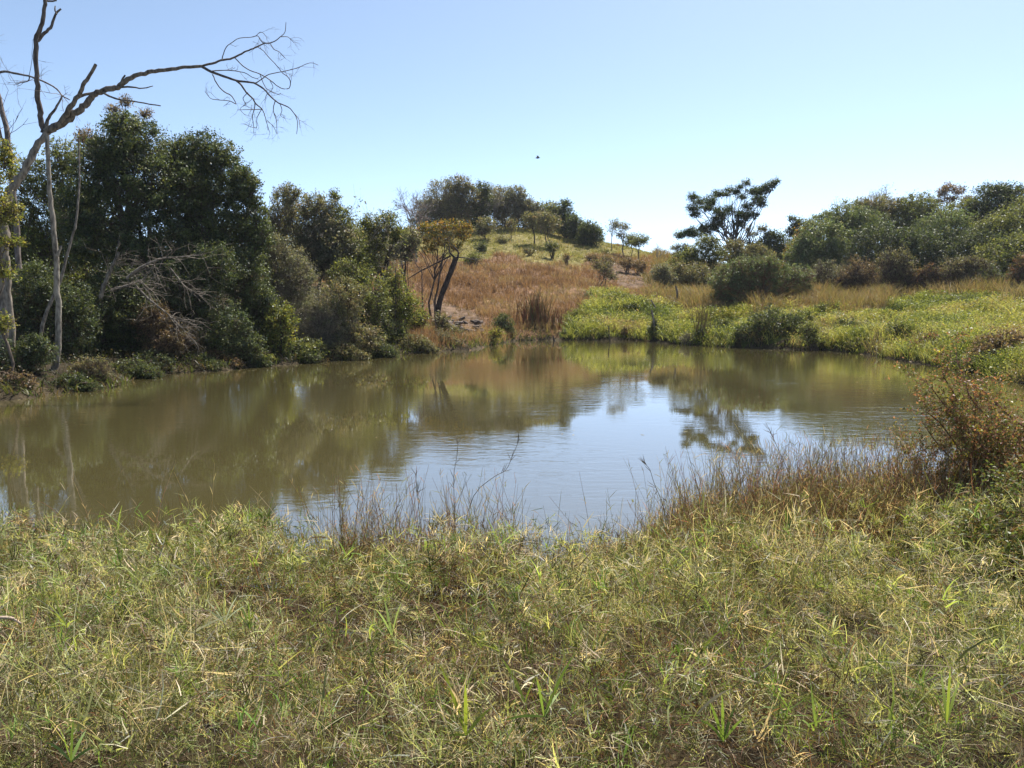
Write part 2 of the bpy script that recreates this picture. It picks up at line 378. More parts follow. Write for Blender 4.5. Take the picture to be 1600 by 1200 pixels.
def tree(label, px, Yd, blobs, pal='green', leaf=.09, cover=2.2, r0=None, name='tree', cat='tree', group=None, bark=(.10, .08, .065), stems=1,
         mat=None, twigs=1., clump=.30, fork=.45, flat=.75, wob=.05, tr=.012):
    rng = nrng(); x = P(px, 500, Yd)[0]; base = np.array([x, Yd, tz(x, Yd)])
    root = thing(name, label, cat, base, group)
    bw = [blob_w(b, Yd) for b in blobs]
    hh = max(c[2] + r[2] for c, r in bw) - base[2]; r0 = r0 or max(.035, hh * .017)
    tb, lb = Buf(), Buf()
    tops = []
    for c, r in bw:
        for k in range(2 + int(r[0] > 1.2) * 2): tops.append(c + ball(rng, 1)[0] * r * .55)
    limbs_to(tb, base, r0, tops, rng, fork, bark, stems, wob)
    crown(lb, tb, bw, leaf, cover, pal, rng, clump, flat, twigs, bark, tr)
    tb.build('trunk', M_BARK, root, base, True); lb.build('crown', mat or M_LEAF, root, base)
    return root
def shrub(label, px, Yd, blobs, pal='green', leaf=.07, cover=2.0, name='shrub', cat='shrub', group=None, bark=(.085, .065, .05), stems=7, twigs=2., mat=None, clump=.3, tr=.008, flat=.8, zb=None):
    rng = nrng(); x = P(px, 520, Yd)[0]; base = np.array([x, Yd, tz(x, Yd) if zb is None else zb]); base[2] = max(base[2], -.1)
    root = thing(name, label, cat, base, group); bw = [blob_w(b, Yd) for b in blobs]; tb, lb = Buf(), Buf()
    for c, r in bw:
        n = stems * 2; end = c + ball(rng, n) * r * .9; end[:, 2] = np.maximum(end[:, 2], base[2] + .05)
        st = base + rng.normal(size=(n, 3)) * np.array([r[0] * .15, r[0] * .12, 0]); st[:, 2] = base[2] - .05
        t = np.linspace(0, 1, 5)[None, :, None]; ar = np.array([0, 0, .16 * r[2]])
        pts = st[:, None] * (1 - t) + end[:, None] * t + np.sin(np.pi * t) * ar + rng.normal(size=(n, 5, 3)) * .03 * r[2] * (t > 0)
        tb.tubes(pts, np.linspace(1, .3, 5)[None] * tr * 2.2 * rng.uniform(.6, 1.3, (n, 1)), 4, np.array(bark) * rng.uniform(.7, 1.3, (n, 1)))
    crown(lb, tb, bw, leaf, cover, pal, rng, clump, flat, twigs, bark, tr)
    tb.build('stems', M_BARK, root, base, True); lb.build('foliage', mat or M_LEAF, root, base)
    return root
def grow(rng, p, d, L, r, depth, out, spread=.5, kids=(2, 4), k=4, grav=0., shrink=.68):
    """bare branching: appends (pts k,3 , rad k)"""
    q = [p]; dd = d
    for s in range(k - 1):
        dd = norm(dd + rng.normal(size=3) * .16 + np.array([0, 0, grav])); q.append(q[-1] + dd * L / (k - 1))
    q = np.array(q); out.append((q, np.linspace(r, r * .55, k)))
    if depth == 0: return
    for c in range(rng.integers(kids[0], kids[1] + 1)):
        t = rng.uniform(.35, 1); i = min(k - 1, int(round(t * (k - 1))))
        nd = norm(dd + rng.normal(size=3) * spread)
        grow(rng, q[i], nd, L * shrink * rng.uniform(.75, 1.15), r * (.62 if i > 1 else .5), depth - 1, out, spread, kids, k, grav, shrink)
def put(buf, out, sides, col, rng):
    if not out: return
    buf.tubes(np.array([o[0] for o in out]), np.array([o[1] for o in out]), sides, np.array(col) * rng.uniform(.8, 1.2, (len(out), 1)))
def bare_tree(label, px, Yd, top, col=(.22, .19, .17), depth=5, r0=.05, spread=.42, name='bare_tree', leafpal=None, nleaf=0, leaf=.1, group=None, lean=(0, 0), trunk=.4, kids=(2, 4), cat='tree'):
    rng = nrng(); x = P(px, 500, Yd)[0]; base = np.array([x, Yd, tz(x, Yd)]); H = P(px, top, Yd)[2] - base[2]
    root = thing(name, label, cat, base, group); out = []; tk = []
    d = norm(np.array([lean[0], lean[1], 1.])); top1 = base + d * H * trunk
    tk.append((curve(base - [0, 0, .1], top1, 4, rng, .04), np.linspace(r0, r0 * .7, 4)))
    for c in range(4): grow(rng, top1 if c else tk[0][0][2], norm(d + rng.normal(size=3) * spread * np.array([1, 1, .4])), H * .27, r0 * .6, depth - 1, out, spread, kids, shrink=.72, grav=.04)
    mz = max(o[0][:, 2].max() for o in out); k = (H + base[2] - top1[2]) / max(mz - top1[2], .1)
    out = [((o[0] - top1) * np.clip(k, .5, 1.6) + top1, o[1]) for o in out]
    a, b = Buf(), Buf(); put(a, tk, 6, col, rng); put(b, out, 3, col, rng)
    a.build('trunk', M_BARK, root, base, True); b.build('branches', M_BARK, root, base)
    if nleaf:
        l = Buf(); ends = np.array([o[0][-1] for o in out]); w = rng.integers(len(ends), size=nleaf)
        l.leaves(ends[w] + rng.normal(size=(nleaf, 3)) * leaf, leaf, pick(rng, leafpal, nleaf), rng); l.build('leaves', M_LEAF, root, base)
    return root
def paths(buf, Yd, lst, rng, col, sides=6, dy=0., sc=1., ox=0., oy=0., tw=None, twn=0, twl=.5):
    """limbs traced over their course: each (points, r0px, r1px[, depth lean])"""
    for it in lst:
        pts, ra, rb = it[:3]; ln = it[3] if len(it) > 3 else rng.uniform(-.6, .6)
        pts = [(ox + a / sc, oy + b / sc) for a, b in pts]; n = len(pts)
        seg = np.linspace(0, 1, n); y = Yd + dy + ln * seg
        w = np.array([P(a, b, yy) for (a, b), yy in zip(pts, y)])
        m = (n - 1) * 3 + 1; t = np.linspace(0, n - 1, m); i0 = np.clip(t.astype(int), 0, n - 2); f = (t - i0)[:, None]
        pm = w[np.clip(i0 - 1, 0, n - 1)]; p0 = w[i0]; p1 = w[i0 + 1]; p2 = w[np.clip(i0 + 2, 0, n - 1)]
        c = .5 * (2 * p0 + (p1 - pm) * f + (2 * pm - 5 * p0 + 4 * p1 - p2) * f ** 2 + (3 * p0 - pm - 3 * p1 + p2) * f ** 3)
        r = np.linspace(ra, rb, m) * .86 * Yd / FPX; r = r * (1 + .05 * rng.normal(size=m).clip(-1, 1))
        c[1:-1] += rng.normal(size=(m - 2, 3)) * r[1:-1, None] * .17
        buf.tube(c, r, sides, col)
        if tw is not None:
            out = []
            for k in range(twn):
                i = rng.integers(m // 3, m); d = norm(c[min(i + 1, m - 1)] - c[i - 1]); nd = norm(d + rng.normal(size=3) * .7)
                grow(rng, c[i], nd, twl * rng.uniform(.4, 1.1), min(r[i] * .6, .009), 2, out, .6, (1, 2))
            put(tw, out, 3, col, rng)
# ================================================================== LEFT BANK
# pale dead tree with the long bare arm
def dead_tree():
    rng = nrng(); Yd = 19.5; base = P(8, 575, 18.4); base[2] = tz(base[0], base[1])
    root = thing('dead_tree', 'tall dead tree at the left edge with one long bare arm arching right', 'dead tree', base)
    pale = (.19, .165, .14); dk = (.085, .072, .066); mid = (.12, .105, .09)
    t = Buf()
    paths(t, 18.4, [([(10, 590), (10, 545), (6, 500), (4, 460), (3, 420), (6, 380), (8, 340), (14, 305), (24, 288), (38, 266), (52, 240), (66, 218), (74, 206)], 11, 5.5, 1.0)], rng, pale, 10)
    paths(t, 18.4, [([(14, 585), (20, 530), (14, 480), (12, 440), (10, 400)], 6, 5, .1)], rng, pale, 7)
    t.build('trunk', M_BARK, root, base, True)
    S = 3.2; D = 19.4
    l = Buf(); tw = Buf()
    paths(l, D, [([(228, 660), (262, 640), (300, 620), (335, 600), (370, 572), (405, 548), (435, 515), (465, 478), (500, 462), (560, 443), (600, 428), (640, 396), (690, 374), (740, 362), (800, 354), (860, 345), (920, 336), (1010, 331)], 7.2, 2.6, .2)], rng, mid, 8, 0, S)
    paths(l, D, [([(1010, 331), (1060, 318), (1105, 302), (1150, 295), (1185, 282), (1220, 262), (1255, 248), (1290, 232), (1320, 218), (1350, 215), (1375, 205), (1400, 185), (1425, 160), (1430, 112)], 2.2, .5, .5),
                 ([(1010, 333), (1060, 360), (1120, 382), (1180, 403), (1225, 410), (1270, 415), (1320, 445), (1350, 480), (1395, 515), (1440, 535), (1470, 565), (1488, 610), (1483, 670)], 2.4, .5, -.6)], rng, dk, 5, .2, S)
    l.build('limb', M_BARK, root, base, True)
    u = Buf()
    paths(u, D, [([(215, 665), (205, 600), (196, 540), (190, 480), (184, 400), (180, 300), (178, 200), (198, 150), (214, 100), (220, 50), (224, 0), (232, -60), (240, -150)], 4.8, 2.6, -.3),
                 ([(186, 205), (215, 170), (245, 150), (262, 112), (278, 70), (305, 45)], 3.2, 1.6, .3), ([(282, 72), (275, 45), (276, 30)], 1.4, .9, .1),
                 ([(222, 0), (250, 6), (284, 2)], 2, 1.2, .1)], rng, dk, 7, 0, S)
    u.build('limb', M_BARK, root, base, True)
    s = Buf()
    paths(s, D, [([(285, 640), (310, 600), (345, 550), (372, 510), (400, 462), (425, 410), (450, 375), (479, 322)], 5.2, 2.6, -.4),
                 ([(398, 482), (430, 472), (470, 463)], 2.8, 2, .1), ([(600, 436), (660, 436), (715, 441), (765, 430)], 1.9, .7, .2),
                 ([(518, 464), (560, 487), (600, 498), (640, 503), (720, 516), (802, 529)], 2.0, 1.0, -.5), ([(596, 425), (612, 400), (626, 376)], 2.2, 1.4, .1),
                 ([(230, 640), (240, 600), (262, 565), (285, 530), (312, 478)], 3.4, 1.3, .3)], rng, mid, 6, 0, S)
    s.build('branch_stubs', M_BARK, root, base, True)
    fan = [([(1108, 302), (1118, 268), (1132, 235), (1160, 212), (1200, 190), (1270, 184), (1300, 160), (1322, 170)], .95, .4), ([(1260, 185), (1290, 180), (1310, 210), (1350, 218)], .7, .5),
           ([(1182, 404), (1210, 430), (1232, 462), (1262, 490), (1280, 520), (1310, 545), (1325, 580), (1335, 620), (1350, 665)], 1.9, .5),
           ([(1268, 492), (1275, 530), (1262, 580), (1268, 620), (1270, 672)], 1.0, .4), ([(1062, 372), (1085, 420), (1120, 458), (1160, 482), (1180, 520), (1150, 505), (1100, 500), (1060, 495), (1040, 478), (1024, 455)], 1.1, .4),
           ([(1175, 290), (1215, 330), (1250, 352), (1300, 370), (1350, 400), (1380, 425), (1410, 442), (1445, 442), (1452, 410), (1440, 385), (1412, 365), (1398, 345), (1375, 318), (1340, 282), (1318, 255), (1290, 236)], .9, .6),
           ([(1278, 415), (1310, 395), (1345, 372), (1410, 358), (1480, 342), (1550, 314), (1592, 326)], 1.0, .4), ([(1378, 503), (1366, 550), (1382, 600), (1384, 668)], .8, .4),
           ([(1312, 545), (1270, 548), (1230, 548), (1188, 550)], .8, .4), ([(1052, 356), (1100, 352), (1150, 352), (1220, 363), (1260, 385), (1292, 396)], 1.0, .5),
           ([(1352, 218), (1368, 245), (1395, 258), (1412, 275), (1428, 292)], .8, .4), ([(1402, 184), (1440, 185), (1468, 212)], .7, .4), ([(1398, 516), (1410, 550), (1402, 575), (1420, 590)], .7, .4),
           ([(1240, 462), (1215, 490), (1226, 520), (1200, 545), (1225, 575)], .8, .35), ([(1310, 545), (1285, 590), (1280, 640), (1222, 620)], .7, .35), ([(1300, 372), (1330, 440), (1385, 470), (1405, 465)], .7, .4),
           ([(1350, 405), (1365, 440), (1330, 480), (1325, 515)], .6, .35), ([(1470, 565), (1495, 600), (1500, 640)], .6, .35), ([(1335, 600), (1372, 640), (1380, 665)], .6, .3)]
    paths(tw, D, fan, rng, dk, 4, .3, S, tw=tw, twn=5, twl=.32)
    tw.build('twigs', M_BARK, root, base)
dead_tree()
def traced(name, label, cat, Yd, lst, col, sides=6, part='stem', twn=0, twl=.5, sc=1., ox=0, oy=0, basepx=None, twcol=None, group=None):
    rng = nrng(); a, b = basepx or lst[0][0][0]
    if sc != 1. and basepx is None: a, b = ox + a / sc, oy + b / sc
    base = P(a, b, Yd); root = thing(name, label, cat, base, group); t = Buf(); tw = Buf() if twn else None
    paths(t, Yd, lst, rng, col, sides, 0, sc, ox, oy, tw=tw, twn=twn, twl=twl)
    t.build(part, M_BARK, root, base, True)
    if tw: tw.build('twigs', M_BARK, root, base)
    return root, base, rng
traced('bare_tree', 'straight pale grey trunk rising from the bank beneath the fork of the dead tree', 'tree', 18.9,
       [([(80, 622), (84, 590), (89, 555), (91, 519), (91, 472), (89, 425), (87, 387), (83, 347), (78, 310), (76, 270), (74, 212)], 6.0, 3.4, .1), ([(89, 400), (94, 388), (96, 384)], 3, 1.5, 0)], (.20, .18, .155), 10, 'trunk')
traced('bare_tree', 'slender leaning grey stem right of the straight pale trunk', 'tree', 20.2,
       [([(58, 560), (62, 531), (70, 495), (82, 465), (94, 440), (103, 405), (113, 370), (119, 347), (123, 300), (124, 270), (123, 215)], 3.4, 1.3, .4)], (.17, .15, .13), 7, 'trunk')
traced('bare_tree', 'dark bare trunk and hanging twiggy branch cut by the left edge of the photo', 'tree', 20.5,
       [([(30, 420), (24, 330), (18, 262), (12, 212), (3, 172), (-14, 110), (-30, 60)], 5, 3.4, .3), ([(-30, 120), (0, 112), (20, 114), (45, 119), (68, 127), (88, 139), (98, 150), (109, 156)], 2.4, .8, -.8),
        ([(46, 119), (43, 127), (24, 130)], 1.2, .7, .1), ([(20, 250), (2, 215), (-4, 180)], 3, 2, .2)], (.14, .12, .11), 6, 'trunk', 7, .9, basepx=(30, 560))
traced('fallen_branch', 'pale fallen limb with dense grey twigs drooping over the dark shrubs of the left bank', 'branch', 22.6,
       [([(500, 530), (520, 470), (540, 415), (565, 360), (595, 300)], 4.2, 2.2), ([(560, 492), (600, 478), (645, 466), (700, 442)], 3.4, 1.6), ([(635, 432), (700, 382), (780, 342), (830, 330), (880, 326), (1005, 315)], 3, .7),
        ([(680, 470), (740, 530), (800, 580), (860, 630), (930, 700), (992, 772)], 2.2, .5), ([(700, 440), (735, 480), (752, 520)], 1.3, .6), ([(850, 380), (890, 430), (930, 475), (1010, 520)], 1.6, .5), ([(780, 342), (765, 375), (770, 420)], 1.2, .5),
        ([(860, 630), (905, 640), (960, 655)], 1, .4)], (.17, .15, .13), 5, 'limb', 15, .8, 3.2, 0, 300)
traced('fallen_branch', 'small forked twig poking out of the water by the left bank', 'branch', 21.0,
       [([(800, 1015), (780, 985), (750, 950), (710, 880)], 1.4, .6), ([(760, 962), (800, 960), (820, 995)], .8, .4), ([(735, 930), (700, 945), (690, 920)], .7, .4)], (.34, .28, .24), 4, 'limb', 4, .35, 3.2, 0, 300)

E = 'evergreen_tree'
tree('tallest dark evergreen of the left bank just under the dead branch stubs', 215, 25.5, [(205, 225, 62, 42), (160, 265, 52, 48), (235, 290, 80, 62), (150, 350, 70, 70), (195, 198, 30, 22), (240, 390, 75, 65)], 'dark', .085, 3.4, .16, E, mat=M_GLOSS, flat=.7)
tree('broad glossy evergreen with a rounded right shoulder beside the open sky', 330, 26.5, [(318, 240, 48, 34), (345, 285, 55, 50), (290, 310, 60, 60), (385, 300, 26, 34), (340, 370, 75, 65), (395, 365, 32, 55), (280, 250, 38, 34)], 'dark', .085, 3.4, .15, E, mat=M_GLOSS, flat=.7)
tree('loose grey green tree seen between the straight pale trunk and the tallest evergreen', 75, 27, [(98, 250, 34, 34), (55, 290, 40, 48), (110, 320, 50, 60), (30, 370, 50, 70), (80, 400, 60, 60)], 'green', .085, 1.7, .09, 'tree', twigs=1.5)
tree('thin top of a seeding tree with pinkish sprays behind the tallest evergreen', 165, 29, [(178, 172, 14, 12), (196, 160, 12, 10), (130, 215, 14, 14), (226, 178, 12, 10), (148, 230, 30, 30)], 'brown', .07, .8, .07, 'tree', twigs=2)
tree('yellow green sapling with bright feathery leaves at the left edge', 5, 17.4, [(6, 250, 22, 36), (10, 330, 26, 26), (14, 378, 32, 12), (8, 425, 20, 14), (4, 505, 18, 20), (-30, 300, 40, 90)], 'yellow', .06, 1.5, .04, 'sapling', 'sapling', clump=.35, flat=.5)
S = shrub
S('dark bush at the foot of the pale dead tree in the left corner', 30, 18.2, [(25, 565, 48, 36), (60, 545, 30, 25)], 'dark', .06, 2.6, mat=M_GLOSS)
S('dead brown brush at the water in the far left corner', 15, 17.2, [(20, 600, 40, 22), (-30, 600, 50, 30)], 'brown', .05, 1.6, twigs=5)
S('dry tan twiggy bush right of the straight pale trunk at the waterline', 142, 18.9, [(142, 580, 34, 30), (118, 590, 22, 20)], 'olive', .045, 1.2, twigs=7, bark=(.16, .12, .085))
S('black green undergrowth behind the leaning grey stem', 60, 21.5, [(50, 470, 60, 70), (110, 500, 45, 60)], 'dark', .07, 3.0, mat=M_GLOSS)
S('large dark bush beneath the tallest evergreen', 190, 23.4, [(185, 480, 62, 66), (150, 530, 50, 40), (215, 545, 45, 36)], 'dark', .07, 3.2, mat=M_GLOSS)
S('low dark bush hanging over the water left of the fallen limb', 245, 22.3, [(235, 570, 44, 22), (190, 585, 30, 16)], 'dark', .06, 2.6, mat=M_GLOSS)
S('brown leaf tangle under the drooping twigs of the fallen limb', 270, 23.2, [(265, 535, 50, 40), (240, 500, 36, 30)], 'brown', .05, 1.6, twigs=5, bark=(.12, .09, .07))
S('deep green bush behind the drooping fallen limb', 290, 24.6, [(290, 460, 60, 62), (330, 420, 45, 40)], 'dark', .075, 3.0, mat=M_GLOSS)
S('dark leafy bush under the broad evergreen above the water', 350, 24.2, [(345, 520, 50, 52), (385, 545, 34, 28), (310, 560, 30, 22)], 'dark', .07, 3.0, mat=M_GLOSS)
S('dusky bush between the broad evergreen and the bright green bush', 395, 25.8, [(385, 445, 45, 58), (410, 490, 34, 44)], 'dark', .07, 2.6, mat=M_GLOSS)
S('bright green leafy bush lit by the sun in the middle of the left bank', 438, 25.5, [(438, 505, 28, 34), (425, 535, 30, 24)], 'bright', .085, 2.4)
S('low green sprig leaning over the water beneath the bright green bush', 385, 24.4, [(385, 568, 24, 9), (410, 560, 20, 10)], 'bright', .07, 1.6)
S('green bush spilling down to the water right of the bright bush', 470, 25.9, [(478, 548, 36, 20), (450, 558, 24, 14)], 'green', .08, 2.0)
S('tall grey twiggy thicket right of the broad evergreen', 450, 28.4, [(450, 440, 50, 62), (425, 400, 30, 40)], 'grey', .055, 1.5, twigs=7, bark=(.17, .145, .12))
S('grey leafless bramble heap in front of the olive bushes', 505, 27.4, [(505, 500, 48, 52), (525, 540, 40, 26)], 'grey', .045, 1.2, twigs=9, bark=(.18, .155, .13))
S('olive bush at the water beside the grey bramble heap', 560, 27.6, [(560, 530, 40, 30), (535, 470, 40, 40)], 'olive', .07, 2.0, twigs=3)
S('soft green bush in the middle of the left thicket', 575, 29.6, [(572, 470, 44, 48), (548, 430, 34, 34)], 'green', .085, 1.9, twigs=3)
S('yellow green bush at the right end of the left thicket', 625, 31, [(628, 480, 32, 38), (612, 440, 22, 24)], 'bright', .085, 2.1)
S('green bush with a black hollow at the waterline at the end of the left thicket', 610, 30.3, [(608, 525, 36, 28), (585, 540, 24, 16)], 'green', .075, 2.2)
S('low brown bush at the water beyond the black hollow', 665, 32.6, [(668, 538, 26, 13)], 'brown', .055, 1.8, twigs=5)
S('pale green reedy bush below the leaning snag', 705, 33, [(705, 528, 28, 22), (690, 505, 16, 18)], 'olive', .07, 1.5, twigs=4)
S('small sunlit leafy clump right below the leaning snag', 655, 32.5, [(650, 500, 22, 26)], 'bright', .08, 1.6, twigs=3)
S('yellow flowered bush leaning over the water beside the mud bank', 762, 35, [(762, 528, 22, 12), (778, 520, 12, 8)], 'yellow', .07, 1.6, twigs=4, bark=(.10, .06, .04))
S('dark rounded bush at the foot of the dry red slope', 784, 38, [(785, 508, 20, 20), (792, 520, 14, 12)], 'dark', .06, 3, twigs=4)
S('dark green tussock right of the rounded bush at the waterline', 832, 39.3, [(832, 520, 17, 9)], 'dark', .07, 2.2, twigs=3)

T = tree
og = 'low bushes overhanging the left waterline'
for px, py, pal, w_, lab in [(98, 612, 'dark', 34, 'low dark bush at the waterline hiding the foot of the straight pale trunk'), (205, 592, 'dark', 28, 'black green bush hanging over the water right of the tan twiggy bush'),
  (290, 580, 'dark', 36, 'dark bush overhanging the water below the drooping fallen twigs'), (335, 577, 'brown', 26, 'brown twiggy bush drooping to the water under the dark leafy one'),
  (372, 574, 'dark', 30, 'dark bush at the waterline left of the low green sprig'), (450, 568, 'dark', 30, 'shaded bush at the waterline between the low sprig and the spilling green one'),
  (520, 563, 'olive', 34, 'olive bush at the waterline below the grey bramble heap'), (575, 559, 'dark', 28, 'dark bush at the waterline left of the black hollow'),
  (640, 552, 'olive', 26, 'olive bush at the waterline right of the black hollow'), (690, 547, 'grey', 20, 'pale weedy bush at the water below the leaning snag')]:
    gp = G(px, py); S(lab, px, gp[1] + .25, [(px, py - 14, w_ * 1.35, 19, .1), (px + w_ * .8, py - 9, w_ * .7, 13, .05), (px - w_ * .8, py - 9, w_ * .7, 13, .15), (px - w_ * .3, py - 3, w_ * .9, 9, -.15), (px + w_ * 1.2, py - 6, w_ * .6, 11, -.1)], pal, .055, 2.4, twigs=4, group=og, tr=.007, zb=.15)
T('dark tree in the second row behind the leaning grey stem', 40, 30, [(30, 400, 60, 60), (90, 420, 50, 60), (-30, 380, 60, 80)], 'dark', .10, 2.6, .1)
T('dark tree in the second row behind the tallest evergreen', 170, 31, [(150, 400, 60, 60), (210, 430, 60, 60), (120, 330, 40, 50)], 'dark', .10, 2.6, .1)
T('dark tree in the second row behind the broad evergreen', 330, 32, [(290, 410, 60, 60), (360, 400, 60, 60)], 'dark', .10, 2.6, .1)
T('green tree in the second row behind the middle of the left thicket', 470, 36, [(440, 390, 50, 50), (510, 385, 50, 45), (560, 390, 40, 40)], 'green', .11, 2.4, .1)
T('grey green tree in the second row behind the small dark stemmed tree', 600, 40, [(590, 400, 34, 30), (560, 380, 30, 28), (540, 430, 40, 40)], 'olive', .11, 2.4, .1)
T('slim olive tree just right of the broad evergreen', 440, 30, [(440, 345, 32, 36), (455, 305, 18, 18), (420, 380, 32, 40)], 'olive', .08, 1.4, .07, twigs=2.5, bark=(.14, .12, .10))
T('see-through seeding tree with pale twigs rising left of the middle thicket', 447, 32, [(446, 298, 10, 12), (432, 305, 8, 12), (452, 325, 18, 20)], 'grey', .07, .8, .05, twigs=4, bark=(.2, .18, .16))
T('grey green bushy tree topping the middle of the left thicket', 500, 31, [(492, 325, 34, 24), (480, 360, 40, 40), (520, 380, 44, 44), (490, 410, 50, 40)], 'grey', .085, 2.0, .08, twigs=2.2, bark=(.15, .13, .11))
T('mid green tree with a pointed top in the left thicket', 530, 31.5, [(523, 310, 10, 12), (528, 345, 28, 26), (545, 385, 34, 36), (560, 415, 34, 30)], 'green', .09, 2.1, .07)
bare_tree('forked bare tree with a few leaves standing above the left thicket', 556, 33, 287, (.2, .18, .155), 5, .05, .5, leafpal='grey', nleaf=420, leaf=.13)
T('small dark stemmed tree on the slope at the right end of the left thicket', 592, 32.5, [(604, 352, 26, 24), (585, 385, 26, 30), (622, 368, 18, 20), (575, 352, 18, 18)], 'green', .085, 1.9, .09, bark=(.045, .035, .03), fork=.25, wob=.09)
T('grey leaved bush tree left of the orange crowned tree', 632, 36, [(640, 375, 22, 24), (622, 392, 20, 18), (636, 398, 18, 14)], 'grey', .09, 2.2, .06, bark=(.06, .05, .04))
T('flat topped tree with orange yellow leaves below the hill', 683, 42, [(670, 356, 26, 9), (703, 352, 30, 9), (724, 366, 14, 12), (655, 374, 20, 12), (690, 374, 22, 12), (729, 354, 9, 6), (672, 388, 14, 9), (712, 386, 14, 8), (640, 364, 12, 6)], 'orange', .09, 1.5, .09, bark=(.07, .055, .05), stems=2, fork=.5)
bare_tree('bare silvery tree on the skyline left of the hill wood', 652, 62, 292, (.24, .21, .2), 6, .09, .4)
bare_tree('low bare bush behind the orange crowned tree', 630, 48, 330, (.22, .19, .18), 5, .05, .5)
rt, b0, rg = traced('broken_snag', 'leaning charred trunk snapped at head height on the slope with thin dead limbs', 'dead tree', 37.5,
       [([(690, 520), (683, 500), (688, 470), (698, 440), (706, 420), (713, 402)], 5.4, 4.6), ([(712, 404), (703, 395), (702, 385)], 2.2, 1), ([(714, 404), (716, 394), (708, 384)], 2, 1), ([(684, 500), (690, 515), (697, 522)], 2, 1.2),
        ([(704, 400), (680, 412), (655, 425), (640, 434)], 1.5, .8), ([(714, 402), (735, 404), (748, 408)], 1.1, .5)], (.045, .036, .034), 8, 'trunk', 8, 1.0)
rk = dict(group='thin dead poles standing at the end of the left bank')
traced('dead_pole', 'thin dark dead pole standing left of the leaning snag', 'dead tree', 35, [([(660, 512), (660, 470), (659, 420)], 1.3, 1.1), ([(659, 425), (650, 412), (645, 395), (650, 380)], .7, .4)], (.09, .06, .055), 5, 'stem', 7, .7, **rk)
traced('dead_pole', 'thin dead pole rising from the water in front of the leaning snag', 'dead tree', 32, [([(684, 556), (681, 510), (677, 470), (674, 452)], .9, .5)], (.12, .09, .08), 4, 'stem', 5, .6, **rk)
traced('dead_pole', 'thin grey pole among the yellow green bush of the left thicket', 'dead tree', 30.5, [([(617, 520), (618, 470), (618, 418)], 1.1, .7)], (.08, .07, .06), 4, 'stem', 3, .5, **rk)

# eroded mud bank with slabs
def rocks():
    rng = nrng()
    specs = [(rng.uniform(696, 758), rng.uniform(482, 517)) for _ in range(34)]
    for k, (px, py) in enumerate(specs):
        Yd = 36.3 + (518 - py) * .16 + rng.uniform(-.2, .2); x = P(px, py, Yd)[0]; z = tz(x, Yd)
        b = Buf(); w_, d_, h_ = rng.uniform(.10, .34), rng.uniform(.10, .25), rng.uniform(.07, .17)
        u = np.linspace(0, 2 * np.pi, 9)[:-1]; v = []
        for zz, sc in ((0, .9), (.35, 1.05), (.8, 1.), (1, .75)):
            rr = sc * (1 + rng.normal(size=8) * .12)
            v.append(np.stack([np.cos(u) * rr * w_, np.sin(u) * rr * d_, np.full(8, zz * h_) + rng.normal(size=8) * h_ * .12], 1))
        v.append(np.array([[0, 0, h_ * 1.02]] * 8)); v = np.concatenate(v); a = rng.uniform(0, 3.1); ti = rng.normal() * .35
        v = v @ np.array([[math.cos(a), math.sin(a), 0], [-math.sin(a), math.cos(a), 0], [0, 0, 1]]); v[:, 2] += v[:, 0] * ti
        f = [[r * 8 + j, r * 8 + (j + 1) % 8, (r + 1) * 8 + (j + 1) % 8, (r + 1) * 8 + j] for r in range(4) for j in range(8)]
        c = np.array((.10, .08, .07)) * rng.uniform(.5, 1.4)
        b.add(v + [x, Yd, z + .02], np.array(f), np.repeat(c[None], 32, 0)); o = b.build('rock', M_ROCK, None, (x, Yd, z))
        sz = 'broad' if w_ > .26 else 'mid sized' if w_ > .17 else 'small'
        tag(o, '%s grey slab %s the eroded bank, %s leaning snag' % (sz, 'high on' if py < 494 else 'low on' if py > 506 else 'halfway up', 'closest to' if px < 717 else 'farthest right of' if px > 738 else 'a little right of'), 'rock', 'slabs on the eroded bank')
rocks()

